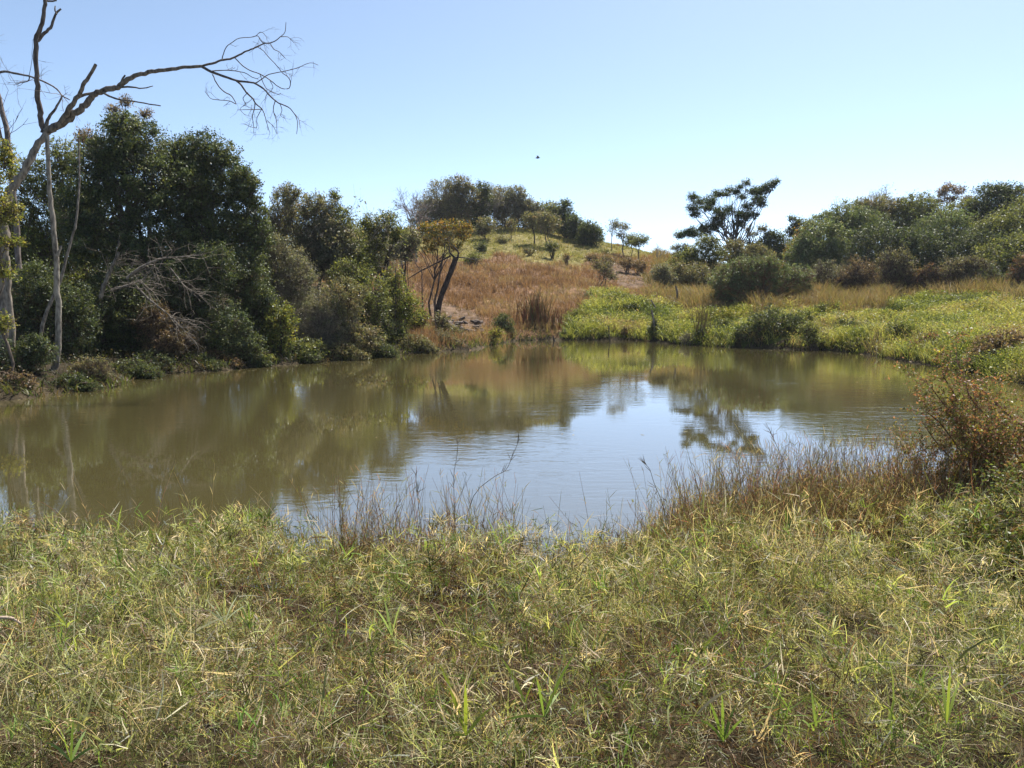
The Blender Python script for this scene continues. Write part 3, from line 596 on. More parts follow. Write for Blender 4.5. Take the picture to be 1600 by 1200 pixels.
# ================================================================== HILL
hg = 'trees of the wood on the hill crest'
hill = [  # px, Y, blobs, pal, label, trunk tone
 (690, 80, [(690, 310, 26, 24), (680, 335, 24, 20), (705, 330, 22, 20)], 'grey', 1.3, 'leafless looking greyish tree at the left end of the hill wood'),
 (722, 78, [(718, 291, 20, 14), (728, 315, 20, 24), (712, 325, 18, 18)], 'olive', 2.0, 'round topped olive tree, tallest of the hill wood'),
 (752, 79, [(753, 298, 12, 12), (754, 322, 17, 20), (750, 345, 15, 14)], 'dark', 2.8, 'narrow dark green tree right of the tallest one on the hill'),
 (785, 81, [(785, 308, 16, 14), (778, 330, 14, 16), (795, 325, 14, 16)], 'olive', 1.7, 'thin many stemmed tree left of centre in the hill wood'),
 (806, 80, [(806, 303, 15, 11), (808, 325, 16, 20), (818, 318, 12, 12)], 'grey', 1.6, 'greyish thin topped tree in the middle of the hill wood'),
 (832, 80, [(828, 325, 14, 10), (838, 340, 16, 14), (826, 350, 14, 8)], 'olive', 1.8, 'low olive tree in the middle of the hill wood'),
 (855, 80, [(855, 330, 20, 14), (848, 345, 18, 14), (865, 345, 14, 14)], 'green', 2.2, 'wide dark crowned tree right of centre in the hill wood'),
 (882, 79, [(882, 322, 9, 8), (885, 340, 13, 14), (890, 360, 16, 12)], 'dark', 2.5, 'pointed dark tree standing up right of centre in the hill wood'),
 (900, 77, [(898, 350, 12, 12), (905, 365, 15, 14)], 'dark', 2.6, 'dark rounded tree stepping down the right side of the hill'),
 (925, 75, [(920, 358, 14, 10), (930, 370, 14, 14), (915, 375, 12, 12)], 'dark', 2.8, 'dense dark tree at the right end of the hill wood'),
 (770, 84, [(768, 315, 18, 20), (790, 345, 18, 12)], 'olive', 1.5, 'grey tree behind the narrow dark one in the hill wood'),
 (820, 84, [(818, 335, 20, 18), (845, 355, 18, 10)], 'green', 1.8, 'tree behind the middle of the hill wood'),
 (870, 84, [(868, 340, 20, 18), (875, 362, 20, 10)], 'green', 2.0, 'tree behind the pointed dark one in the hill wood'),
 (665, 82, [(668, 330, 20, 22), (655, 350, 18, 16)], 'grey', 1.2, 'pale twiggy tree at the far left of the hill wood'),
 (738, 84, [(735, 340, 24, 20), (710, 350, 22, 14)], 'olive', 1.7, 'low tree filling the gap behind the orange crowned tree'),
 (905, 81, [(902, 370, 20, 14), (935, 382, 9, 8)], 'green', 2.2, 'tree behind the right end of the hill wood')]
for px, Yd, bl, pal, cv, lab in hill:
    bl = [(a, b, c * 1.2, d * 1.2) for a, b, c, d in bl]
    T(lab, px, Yd, bl, pal, .17, cv * .95, .09, group=hg, bark=(.085, .075, .068), stems=3, fork=.45, twigs=1.6, tr=.018, wob=.04)
T('small round tree standing alone in the yellow grass near the hill top', 760, 74, [(760, 352, 17, 13), (752, 362, 12, 8)], 'olive', .17, 2.2, .08, bark=(.06, .05, .045), tr=.016)
T('small tree on a single thin trunk on the hill slope', 836, 72, [(836, 348, 15, 12), (828, 340, 12, 8)], 'olive', .17, 1.7, .08, bark=(.06, .05, .045), tr=.016, fork=.7)
T('small forked tree on the right of the hill slope above the dark bush', 857, 71, [(857, 350, 22, 15), (848, 340, 14, 10)], 'olive', .17, 1.8, .08, bark=(.06, .05, .045), stems=2, tr=.016)
T('young slim tree standing at the grass edge of the hill wood', 799, 75, [(799, 352, 8, 12)], 'olive', .15, 1.6, .05, bark=(.06, .05, .045), tr=.014)
S('round blue shaded bush on the yellow grass near the hill top', 750, 68, [(751, 387, 11, 8)], 'dark', .15, 2.6, tr=.014)
S('green bush below the forked tree on the hill slope', 862, 66, [(862, 386, 12, 10)], 'green', .14, 2.6, tr=.014)
S('small brown bush on the yellow grass of the hill', 885, 64, [(885, 403, 6, 7)], 'brown', .12, 2.2, tr=.012)
S('grey green scrub at the left of the hill grass below the round bush', 742, 60, [(742, 402, 12, 7), (730, 408, 8, 6)], 'green', .12, 1.8, tr=.012)
S('low scrub patch in the middle of the hill grass', 826, 66, [(828, 392, 12, 5)], 'olive', .12, 1.8, tr=.012)
S('dry bush on the crest below the hill wood', 787, 73, [(785, 375, 13, 6)], 'olive', .13, 1.8, tr=.012)
for px, top, lab in [(700, 283, 'pale bare tree poking above the left of the hill wood'), (772, 288, 'pale bare tree between the narrow dark one and the greyish thin topped one'), (845, 312, 'bare twiggy tree above the right half of the hill wood'), (913, 345, 'bare thin tree at the down sloping end of the hill wood')]:
    bare_tree(lab, px, 79, top, (.2, .175, .165), 6, .08, .36, group=hg, leafpal='grey', nleaf=350, leaf=.13)
sg = 'small trees on the right shoulder of the hill'
bare_tree('bare twin stemmed tree, leftmost of those right of the hill wood', 954, 74, 338, (.22, .2, .19), 4, .05, .35, group=sg, leafpal='grey', nleaf=80, leaf=.18)
T('open branched tree with flat leaf pads leaning right of the hill wood', 972, 73, [(963, 352, 8, 5), (976, 356, 8, 5), (970, 368, 8, 5), (985, 372, 6, 4)], 'grey', .16, 1.5, .07, bark=(.16, .14, .13), group=sg, tr=.016)
T('small leafy tree on the shoulder beside the flat padded one', 983, 72, [(983, 378, 9, 8), (990, 373, 8, 5)], 'green', .16, 1.7, .05, bark=(.12, .10, .09), group=sg, tr=.014)
T('roundest green tree on the right shoulder of the hill', 1000, 70, [(1003, 376, 12, 8), (994, 380, 10, 7)], 'green', .15, 2.0, .06, bark=(.12, .10, .09), group=sg, tr=.014)
bare_tree('bare spreading tree at the right end of the shoulder against the pale sky', 1025, 70, 378, (.24, .22, .2), 5, .045, .5, group=sg)
bare_tree('bare low thorn tree in front of the red slope below the shoulder', 945, 56, 398, (.12, .09, .08), 5, .045, .5, leafpal='olive', nleaf=500, leaf=.1, trunk=.3)
T('thin leaved tree in front of the bare dirt strip', 936, 55, [(932, 412, 9, 8), (945, 420, 12, 9), (955, 432, 12, 7)], 'olive', .11, 1.0, .05, bark=(.08, .06, .055), stems=3, twigs=3)
for px, Yd, w_, h_, lab in [(925, 68, 12, 6, 'left'), (950, 66, 15, 8, 'middle'), (978, 65, 15, 9, 'deepest'), (1000, 65, 13, 9, 'right')]:
    S({'left': 'brown scrub clump, leftmost along the top of the dirt cut', 'middle': 'brown scrub clump above the middle of the dirt strip', 'deepest': 'dark brown scrub where the dirt cut is deepest', 'right': 'reddish scrub clump at the right end of the dirt cut'}[lab],
      px, Yd, [(px, 402 + (px - 925) * .17, w_, h_)], 'brown', .12, 2.4, tr=.012, group='scrub along the dirt cut')

# ================================================================== RIGHT BANK
q = lambda L, s=16 / 3., ox=1000, oy=250, g=1.: [(ox + a / s, oy + b / s, c / s * g, d / s * g) + ((e[0],) if e else ()) for a, b, c, d, *e in L]
T('tall lone tree with layered leaf pads spreading against the sky', 1135, 62, q([(430, 310, 42, 26), (500, 345, 60, 28, 1), (590, 340, 48, 38, -1), (440, 400, 45, 30), (560, 395, 60, 32), (455, 455, 45, 28), (640, 285, 38, 24, 1), (700, 285, 48, 22, 1), (745, 250, 32, 18),
     (690, 430, 72, 34, -1), (650, 490, 58, 42), (740, 420, 35, 25), (800, 275, 34, 28), (835, 225, 26, 18), (850, 310, 30, 22, 1), (890, 190, 26, 20), (830, 460, 40, 30), (560, 570, 60, 44), (480, 600, 85, 40, 1), (410, 610, 55, 34), (330, 625, 45, 26), (640, 550, 45, 36),
     (830, 530, 48, 26), (960, 265, 70, 30), (1030, 250, 60, 30), (1080, 220, 44, 26), (1115, 195, 32, 18), (1142, 178, 18, 12), (990, 330, 55, 40, 1), (1010, 365, 42, 20), (900, 390, 42, 26), (920, 455, 62, 28, -1), (880, 480, 40, 24)], g=1.22),
  [(.05, .075, .03), (.065, .095, .035), (.085, .115, .045)], .115, 2.7, .16, 'lone_tree', bark=(.12, .105, .095), stems=3, fork=.3, twigs=1.2, flat=.55, clump=.5, tr=.014, wob=.07)
T('dark trunked tree close behind the right of the tall lone tree', 1161, 66, q([(900, 580, 30, 20), (930, 620, 50, 22), (1020, 575, 50, 34), (830, 680, 50, 26)]), 'olive', .13, 1.8, .16, bark=(.05, .045, .045), fork=.6, wob=.07, tr=.016)
T('feathery grey tree reaching left under the tall lone tree', 1078, 60, q([(330, 730, 85, 30), (400, 770, 85, 60), (310, 790, 50, 26)]), 'grey', .12, 1.9, .08, bark=(.11, .09, .08), stems=2)
T('yellow green bushy tree under the tall lone tree', 1098, 58, [(1095, 428, 40, 20), (1068, 415, 26, 22)] + q([(560, 690, 100, 60), (470, 790, 130, 80), (640, 790, 120, 90)]), 'green', .13, 2.6, .08)
T('olive bushy tree between the lone tree trunks and the dark trees', 1165, 56, [(1160, 425, 46, 22), (1185, 405, 30, 20)] + q([(780, 720, 90, 60), (900, 780, 140, 70), (980, 740, 80, 50), (820, 830, 130, 70)]), 'olive', .12, 2.2, .07)
T('blackish green dense tree right of the tall lone tree', 1208, 60, [(1215, 412, 42, 26), (1180, 395, 20, 20)] + q([(1110, 650, 90, 60), (1040, 720, 80, 70), (1180, 720, 90, 70), (1120, 780, 110, 60)]), 'dark', .15, 3.4, .12, mat=M_GLOSS)
T('dark narrow topped tree behind the blackish one', 1246, 66, [(1248, 400, 30, 30)] + q([(1310, 530, 60, 36), (1280, 600, 70, 60), (1350, 600, 60, 60), (1280, 490, 30, 16), (1410, 530, 30, 20)]), 'dark', .16, 2.6, .1)
fg = 'trees of the wood on the right bank'
fr = [(1285, 56, [(1285, 380, 36, 34), (1265, 405, 34, 30), (1310, 410, 36, 34)], 'sage', 2.6, 'soft grey green tree at the left front of the right wood'),
 (1262, 60, [(1262, 375, 20, 22), (1250, 400, 22, 24)], 'orange', 2.2, 'tree with an orange tinged edge at the left end of the right wood'),
 (1325, 60, [(1322, 345, 36, 26), (1300, 365, 34, 30), (1350, 365, 36, 34)], 'sage', 2.6, 'broad grey green tree rising behind the left front of the right wood'),
 (1372, 64, [(1372, 322, 34, 16), (1390, 345, 36, 28), (1355, 335, 30, 18)], 'olive', 2.3, 'tree with a brown tinged dome below the bare spreading tree'),
 (1432, 63, [(1435, 322, 30, 18), (1425, 350, 38, 28), (1455, 350, 30, 26)], 'green', 2.6, 'fresh green domed tree near the middle of the right wood'),
 (1375, 56, [(1375, 385, 42, 34), (1395, 415, 36, 24)], 'dark', 3.0, 'blue green shaded tree in front of the brown tinged dome'),
 (1425, 55, [(1428, 390, 38, 34), (1410, 420, 34, 22)], 'dark', 3.0, 'dark tree with large leaves in the lower middle of the right wood'),
 (1480, 57, [(1478, 360, 38, 32), (1465, 395, 38, 34)], 'sage', 2.6, 'grey tree below the brown topped one in the right wood'),
 (1515, 61, [(1515, 335, 34, 24), (1530, 360, 34, 30)], 'green', 2.5, 'green tree between the brown topped one and the flat dark crown'),
 (1560, 60, [(1548, 300, 26, 11), (1575, 298, 26, 10), (1560, 325, 40, 22), (1590, 320, 26, 22)], 'dark', 2.5, 'flat layered dark crown rising above the right end of the wood'),
 (1585, 55, [(1590, 355, 44, 32), (1555, 370, 38, 30)], 'green', 2.6, 'mid green tree at the right edge of the photo'),
 (1530, 54, [(1525, 395, 40, 34), (1500, 420, 34, 22)], 'dark', 2.8, 'shaded tree over the wide olive shrub in the right wood'),
 (1580, 51, [(1580, 405, 44, 34), (1625, 395, 40, 40)], 'green', 2.6, 'leafy tree low at the right edge of the photo'),
 (1650, 56, [(1650, 320, 50, 34), (1660, 370, 60, 50)], 'green', 2.4, 'green tree cut off by the right edge of the photo')]
for px, Yd, bl, pal, cv, lab in fr:
    bl = [(a, b, c * 1.2, d * 1.12) for a, b, c, d in bl] + [(px, 425, 44, 30), (px + 8, 440, 40, 18)]; Yd -= 3
    T(lab, px, Yd, bl, pal, .135, cv, .1, group=fg, bark=(.12, .10, .09), twigs=1.0, tr=.014, mat=M_GLOSS if pal == 'dark' else M_LEAF)
bare_tree('bare umbrella shaped tree spreading above the right wood', 1352, 70, 291, (.17, .15, .14), 6, .1, .62, leafpal='olive', nleaf=700, leaf=.14, trunk=.5)
T('brown topped open tree standing above the middle of the right wood', 1484, 68, [(1483, 294, 13, 7), (1472, 302, 10, 7), (1498, 298, 12, 7), (1510, 312, 9, 5), (1466, 315, 10, 5), (1484, 312, 14, 6)], 'brown', .14, 1.6, .1, bark=(.13, .10, .09), tr=.018)
S('large grey green bush with brown stems at the middle of the right bank', 1188, 44, [(1168, 418, 34, 20), (1200, 412, 26, 14), (1135, 438, 32, 26), (1212, 438, 38, 24), (1160, 448, 34, 20), (1248, 430, 26, 18), (1126, 462, 20, 10), (1255, 452, 16, 10), (1150, 470, 30, 12)], 'sage', .08, 1.9, 'bush', 'bush', bark=(.17, .10, .065), stems=8, twigs=2, tr=.014)
S('round grey green bush left of the fence post on the far bank', 1034, 53, [(1034, 427, 20, 17), (1046, 436, 14, 12)], 'grey', .10, 2.8, 'bush', 'bush')
S('green bush between the round bush and the large brown stemmed one', 1085, 54, [(1085, 430, 30, 20), (1060, 424, 16, 15), (1108, 448, 22, 14)], 'olive', .11, 2.4, 'bush', 'bush')
S('brown stemmed dry thicket under the large grey green bush', 1187, 43, [(1187, 478, 22, 24)], 'rust', .06, .9, 'bush', 'bush', bark=(.17, .09, .055), stems=16, twigs=6)
for px, Yd, bl, pal, lab in [
 (1302, 46, [(1300, 432, 32, 22), (1280, 442, 26, 16)], 'grey', 'grey shrub at the foot of the right wood, nearest the large brown stemmed bush'),
 (1345, 45, [(1345, 428, 26, 24), (1328, 440, 20, 16)], 'brown', 'purple brown feathery shrub at the foot of the right wood'),
 (1400, 44, [(1402, 418, 26, 30), (1420, 434, 18, 16)], 'olive', 'yellow green shrub at the foot of the right wood'),
 (1448, 43.5, [(1448, 438, 16, 18), (1462, 428, 16, 16)], 'rust', 'rust brown shrub between the yellow green and the wide olive one'),
 (1500, 43, [(1500, 425, 28, 22), (1525, 412, 26, 12)], 'olive', 'wide olive shrub with an arching top on the right bank'),
 (1555, 42, [(1555, 440, 28, 22), (1535, 448, 20, 14)], 'dark', 'dark shrub between the wide olive one and the right edge'),
 (1600, 40, [(1605, 430, 22, 30), (1590, 448, 14, 16)], 'rust', 'purple brown arching shrub cut by the right edge of the photo')]:
    bl = [(a + o * 9, b - 4 + o * 3, c * .95, d * 1.15) for a, b, c, d in bl for o in (-1, 1)]
    bl = [(a, b + 6, c, d) for a, b, c, d in bl]
    S(lab, px, Yd, bl, pal, .07, .6, twigs=4, tr=.012, bark=(.11, .08, .065), group='shrubs at the foot of the right wood')
# lower right bank, by the water
for px, Yd, bl, pal, lab in [
 (975, 38.6, [(977, 518, 14, 9)], 'brown', 'round brown tussock at the waterline left of the vine covered post'),
 (1210, 33.2, [(1205, 505, 40, 28), (1172, 520, 28, 18), (1240, 512, 26, 24), (1190, 528, 30, 12)], 'dark', 'big dark green clump at the waterline under the large bush'),
 (1275, 31.6, [(1275, 530, 26, 12), (1262, 515, 18, 12)], 'green', 'shaded green clump right of the big dark one'),
 (1345, 30.2, [(1345, 538, 26, 10)], 'green', 'long low green clump at the water on the right bank'),
 (1388, 36, [(1388, 502, 14, 7)], 'dark', 'small dark bush alone in the bright green bank'),
 (1440, 26.6, [(1438, 545, 22, 16), (1455, 530, 18, 12)], 'rust', 'reddish leafy bush on the right bank near the water'),
 (1500, 25.5, [(1495, 540, 26, 20), (1475, 555, 20, 12)], 'dark', 'dark green bush behind the red leaved foreground shrub'),
 (1562, 22.5, [(1565, 545, 52, 30), (1605, 555, 44, 32), (1535, 562, 30, 18)], 'brown', 'low wide tan bush on the bank at the right edge')]:
    S(lab, px, Yd, bl, pal, .075, 2.4, twigs=4, tr=.009, bark=(.12, .085, .065))
cg = 'creeper mounds on the green bank'  # dark clumps among these carry the shade of the bank's hollows in their leaf colour
for px, Yd, w_, h_, pal, lab in [(905, 42, 22, 9, 'bright', 'bright creeper mound at the left tip of the green bank'), (932, 40, 14, 7, 'dark', 'dark creeper clump painting the shade of a hollow left of the thin stake'),
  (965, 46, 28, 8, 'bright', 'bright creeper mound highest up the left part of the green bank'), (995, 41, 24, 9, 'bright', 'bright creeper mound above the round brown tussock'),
  (985, 44, 16, 5, 'dark', 'dark creeper clump painting the shade between the two upper creeper mounds'), (1050, 38, 20, 12, 'bright', 'bright creeper mound right of the vine covered post'),
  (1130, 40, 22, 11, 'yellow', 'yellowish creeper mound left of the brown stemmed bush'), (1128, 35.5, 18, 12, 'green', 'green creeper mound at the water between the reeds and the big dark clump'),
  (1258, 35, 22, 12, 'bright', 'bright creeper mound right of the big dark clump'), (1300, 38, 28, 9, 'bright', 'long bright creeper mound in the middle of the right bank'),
  (1322, 33, 20, 8, 'dark', 'dark creeper clump painting the shade under the long bright creeper mound'), (1385, 33, 26, 10, 'yellow', 'yellow green creeper mound below the small dark bush'),
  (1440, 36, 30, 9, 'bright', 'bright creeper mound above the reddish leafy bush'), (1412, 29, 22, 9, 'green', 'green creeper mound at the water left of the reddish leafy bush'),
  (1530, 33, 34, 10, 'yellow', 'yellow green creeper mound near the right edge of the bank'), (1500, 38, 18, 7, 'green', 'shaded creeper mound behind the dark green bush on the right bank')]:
    x = P(px, 500, Yd)[0]; z0 = tz(x, Yd); pr = proj(np.array([[x, Yd, z0]]))
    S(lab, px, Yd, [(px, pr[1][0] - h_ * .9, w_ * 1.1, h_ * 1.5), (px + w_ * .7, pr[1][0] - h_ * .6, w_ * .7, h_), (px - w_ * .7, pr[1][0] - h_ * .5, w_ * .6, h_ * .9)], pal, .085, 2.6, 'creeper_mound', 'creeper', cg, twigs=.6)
S('pale grey dry weed clump beside the reed stand at the waterline', 1075, 34.8, [(1075, 530, 16, 10)], 'grey', .06, 1.4, twigs=5, bark=(.2, .17, .14))
# posts
def post(label, name, cat, Yd, pts, r, col, vine=None, group=None):
    rt, base, rng = traced(name, label, cat, Yd, [(pts, r, r * .8, 0)], col, 7, 'stake', group=group)
    return rt, base
post('grey wooden fence post standing in the dry grass left of the large bush', 'fence_post', 'fence post', 46, [(1059, 472), (1058, 460), (1056, 447)], 2.2, (.15, .12, .11))
post('weathered post leaning left with dark vines round its foot at the water', 'fence_post', 'fence post', 37.2, [(1023, 520), (1021, 500), (1018, 484)], 1.9, (.15, .13, .12))
post('short broken stake leaning left above the vine covered post', 'stake', 'stake', 42, [(1023, 480), (1020, 474), (1017, 468)], 1.5, (.13, .11, .10))
post('thin dark stake standing in the shallow water at the far bank', 'stake', 'stake', 37.0, [(953, 536), (952, 524), (951, 509)], 1.2, (.06, .05, .045))
post('tiny dark stump sticking out of the water near the far bank', 'stump', 'stump', 37.6, [(867, 535), (865, 529), (864, 524)], 1.6, (.05, .04, .04))
S('pointed heap of dark vines round the foot of the leaning post', 1021, 37.3, [(1021, 517, 13, 9), (1021, 505, 6, 8), (1034, 523, 9, 4)], 'dark', .07, 3, 'vine_clump', 'vines')
S('dark pointed tussock under the thin reed stand', 1096, 34.8, [(1096, 523, 11, 12)], 'dark', .06, 3.2, 'tussock', 'tussock')
def reeds(label, px, Yd, n, h, spread, col, name='reed_stand', w_=.012, seed=True):
    rng = nrng(); x = P(px, 520, Yd)[0]; base = np.array([x, Yd, max(tz(x, Yd), 0)]); b = Buf()
    st = base + rng.normal(size=(n, 3)) * [spread, spread, 0]; d = np.stack([rng.normal(size=n) * .12, rng.normal(size=n) * .12, np.ones(n)], 1); L = h * rng.uniform(.5, 1.05, (n, 1))
    pts = np.stack([st, st + d * L * .5, st + d * L + rng.normal(size=(n, 3)) * L * .06], 1)
    b.tubes(pts, np.array([[1, .8, .4]]) * w_ * np.ones((n, 1)), 3, pick(rng, col, n)); o = b.build(name, M_GRASS, None, base); tag(o, label, 'reeds')
reeds('stand of thin dry reeds rising above the dark pointed tussock', 1097, 34.9, 45, 1.7, .22, 'brown')
reeds('tall rusty grass clump at the foot of the red slope by the water', 833, 40, 160, 1.9, .42, 'rust', 'grass_clump', .016)
reeds('low rusty grass clump beside the tall one at the foot of the slope', 855, 39.6, 90, 1.1, .5, 'rust', 'grass_clump', .014)
def bird():
    rng = nrng(); c = P(840, 247, 55); b = Buf()
    body = c + np.array([[-.13, 0, 0], [-.06, 0, .01], [.02, 0, .015], [.09, 0, .02], [.13, 0, .03], [.17, 0, .025]])
    b.tube(body, [.012, .045, .055, .04, .032, .004], 8, (.02, .02, .022)); root = thing('bird', 'small dark bird flying in the open sky above the hill', 'bird', c); b.build('body', M_BARK, root, c, True)
    for s in (-1, 1):
        wv = Buf(); p = c + np.array([[.03, s * .03, .03], [.02, s * .12, .10], [-.04, s * .22, .13], [-.10, s * .30, .10]])
        wv.ribbons(p[None], norm(np.array([[1., 0, .1]])), np.array([[.11, .12, .08, .02]]), np.array([[.02, .02, .022]])); wv.build('wing', M_LEAF, root, c)
    t = Buf(); p = c + np.array([[-.12, 0, 0], [-.18, 0, 0], [-.23, 0, -.005]]); t.ribbons(p[None], np.array([[0, 1., 0]]), np.array([[.03, .06, .08]]), np.array([[.02, .02, .022]])); t.build('tail', M_LEAF, root, c)
bird()
# ================================================================== GROUND COVER (stuff)
def far_cover(name, zid, dens, hgt, wid, cols, leafy=None, seed=1, yr=(9.5, 108), lean=.25, hv=.5, per=4, patch=1.5):
    rng = np.random.default_rng(900 + seed); b = Buf()
    y = yr[0] + (yr[1] - yr[0]) * rng.random(600000) ** 1.15; x = (rng.random(600000) * 2 - 1) * (y * .78 + 4)
    area = 1.  # accept by wanted density
    pdf = 1. / (600000. / ((yr[1] - yr[0]) * 2))
    z = terrain(x, y); p = np.stack([x, y, z], 1); d = pond_d(x, y)
    ok = (d > .02) & (zone(p) == zid); p = p[ok]; d = d[ok]
    if len(p) == 0: return
    loc = 600000 / ((yr[1] - yr[0]) * 2 * (p[:, 1] * .78 + 4))
    want = dens * np.clip(38 / p[:, 1], .35, 1.6) * (.25 + 1.5 * vn(p[:, 0], p[:, 1], patch * .8, 1))
    p = p[rng.random(len(p)) < want / loc]; n = len(p)
    hh = hgt * (.35 + hv * 1.3 * fbm(p[:, 0], p[:, 1], patch, 2)); 
    ca = np.array(cols); ix = ((fbm(p[:, 0], p[:, 1], patch * 1.6, 3) - .5) * 1.5 + .5 + rng.normal(size=n) * .2).clip(0, .999); base_c = ca[(ix * len(ca)).astype(int)] * rng.uniform(.85, 1.15, (n, 1))
    if leafy:
        k = leafy; q = np.repeat(p, k, 0); h = np.repeat(hh, k)
        q = q + rng.normal(size=q.shape) * [.13, .13, 0]; q[:, 2] += h * rng.random(len(q)) ** .6
        cp = np.repeat(base_c, k, 0) * rng.uniform(.75, 1.25, (len(q), 1))
        b.leaves(q, np.maximum(wid, q[:, 1:2] * .0022), cp, rng, .7, .6)
    m = per; q = np.repeat(p, m, 0) + rng.normal(size=(n * m, 3)) * [.07, .07, 0]; h = np.repeat(hh, m)[:, None] * rng.uniform(.6, 1.35, (n * m, 1)); q[:, 2] -= .03
    dd = np.stack([rng.normal(size=n * m) * lean, rng.normal(size=n * m) * lean, np.ones(n * m)], 1)
    m1 = q + dd * h * .5; tip = q + dd * h; tip[:, :2] += (dd[:, :2]) * h * .6; tip[:, 2] -= np.hypot(dd[:, 0], dd[:, 1]) * h[:, 0] * .35
    a = rng.random(n * m) * np.pi; side = np.stack([np.cos(a), np.sin(a), 0 * a], 1)
    w = np.maximum(.012, q[:, 1] * .00055) if not leafy else np.maximum(.014, q[:, 1] * .0007)
    cp = np.repeat(base_c, m, 0) * rng.uniform(.8, 1.2, (n * m, 1))
    b.ribbons(np.stack([q, m1, tip], 1), side, w[:, None] * np.array([[1, .8, .15]]), cp)
    print(name, n, b.n)
    tag(b.build(name, M_GRASS), kind='stuff')
far_cover('dry_grass', 0, 34, .55, .03, [(.17, .10, .065), (.22, .135, .085), (.25, .155, .095), (.27, .19, .12), (.25, .20, .11)], seed=1, yr=(30, 100), hv=.6)
far_cover('hill_grass', 1, 30, .38, .03, [(.22, .22, .07), (.26, .25, .09), (.18, .19, .06), (.27, .22, .10)], seed=2, yr=(50, 108), lean=.35)
far_cover('lush_grass', 2, 40, .5, .07, [(.08, .11, .03), (.15, .19, .045), (.25, .28, .06), (.31, .33, .09), (.37, .36, .12), (.30, .24, .13), (.20, .15, .08)], leafy=5, seed=3, yr=(16, 60), lean=.45, hv=.9, per=6, patch=1.9)
far_cover('tan_grass', 3, 34, 1.2, .03, [(.24, .19, .09), (.20, .17, .07), (.22, .15, .085), (.18, .17, .06), (.26, .20, .12)], seed=4, yr=(24, 90), lean=.3)
far_cover('thin_grass', 4, 16, .25, .03, [(.23, .15, .09), (.18, .14, .07)], seed=5, yr=(30, 80))
far_cover('undergrowth', 5, 10, .4, .07, [(.04, .05, .02), (.06, .05, .03), (.045, .055, .022)], leafy=4, seed=6, yr=(12, 48), per=2)  # leaf colours darkened to hold the shade under the left bank trees
def shore_fringe():
    rng = np.random.default_rng(77); b = Buf(); P2 = np.array(POND[2:29]); out = []
    for a, c in zip(P2[:-1], P2[1:]):
        n = int(np.hypot(*(c - a)) * 55); t = rng.random((n, 1)); e = norm((c - a)[None])[0]; nrm_ = np.array([-e[1], e[0]])
        out.append(a + (c - a) * t + nrm_ * np.abs(rng.normal(size=(n, 1))) * .28 - nrm_ * .05)
    q = np.concatenate(out); n = len(q); z = np.maximum(terrain(q[:, 0], q[:, 1]), -.02); q = np.column_stack([q, z])
    h = rng.uniform(.08, .34, (n, 1)); d = np.stack([rng.normal(size=n) * .5, rng.normal(size=n) * .4 - .2, np.ones(n)], 1)
    a = rng.random(n) * np.pi; side = np.stack([np.cos(a), np.sin(a), 0 * a], 1)
    col = pick(rng, [(.09, .12, .03), (.13, .15, .04), (.12, .09, .05), (.05, .06, .025)], n); col[q[:, 0] < -4] *= .7  # left shore blades darkened, shade of the overhanging bank put into their colour
    b.ribbons(np.stack([q, q + d * h * .6, q + d * h * [1.5, 1.5, .8]], 1), side, np.array([[.03, .026, .005]]) * np.ones((n, 1)), col)
    tag(b.build('shore_grass', M_GRASS), kind='stuff')
shore_fringe()

# ================================================================== NEAR BANK
def hummock(x, y): return .02 + .28 * sstep((fbm(x, y, .8, 0) - .25) / .42) + .30 * sstep((fbm(x, y, .27, 2) - .36) / .2) * (.6 + .4 * sstep((7.6 - y) / 2.5)) + .13 * sstep((vn(x, y, .12, 3) - .3) / .4)
GP = dict(straw=(.50, .42, .28), pale=(.33, .35, .14), olive=(.12, .135, .04), green=(.13, .20, .045), brown=(.095, .06, .035), rust=(.22, .10, .065), lime=(.23, .29, .07), grey=(.33, .33, .26))
GK = list(GP); GA = np.array([GP[k] for k in GK])
def gcols(rng, x, y, n, wts):
    """species mix varies in patches over the bank"""
    u = fbm(x, y, .8, 1); v = fbm(x, y, 1.3, 2); W = np.tile(np.array([wts.get(k, 0.) for k in GK]), (n, 1))
    r = 1.3 * sstep((v - .38) / .2) + .5 * sstep((x + .5) / 3) * sstep((y - 4.3) / 2)
    W[:, 1] *= 1.25 - .6 * r.clip(0, 1.3); W[:, 4] *= .4 + 1.9 * r; W[:, 5] *= .2 + 2.2 * r; W[:, 0] *= .4 + 1.2 * (1 - u); W[:, 3] *= .4 + 1.4 * u; W[:, 6] *= .4 + 1.2 * u
    cs = np.cumsum(W, 1); t = rng.random((n, 1)) * cs[:, -1:]; idx = (t > cs).sum(1).clip(0, len(GK) - 1)
    return GA[idx] * rng.uniform(.25, 1.8, (n, 1)) * rng.uniform(.94, 1.06, (n, 3))
def near_pts(rng, n, y0=2.15, y1=8.2, pw=1.0):
    y = y0 + (y1 - y0) * rng.random(n) ** pw; x = (rng.random(n) * 2 - 1) * (y * .74 + .5)
    d = pond_d(x, y); ok = (d > -.12); return x[ok], y[ok], d[ok]
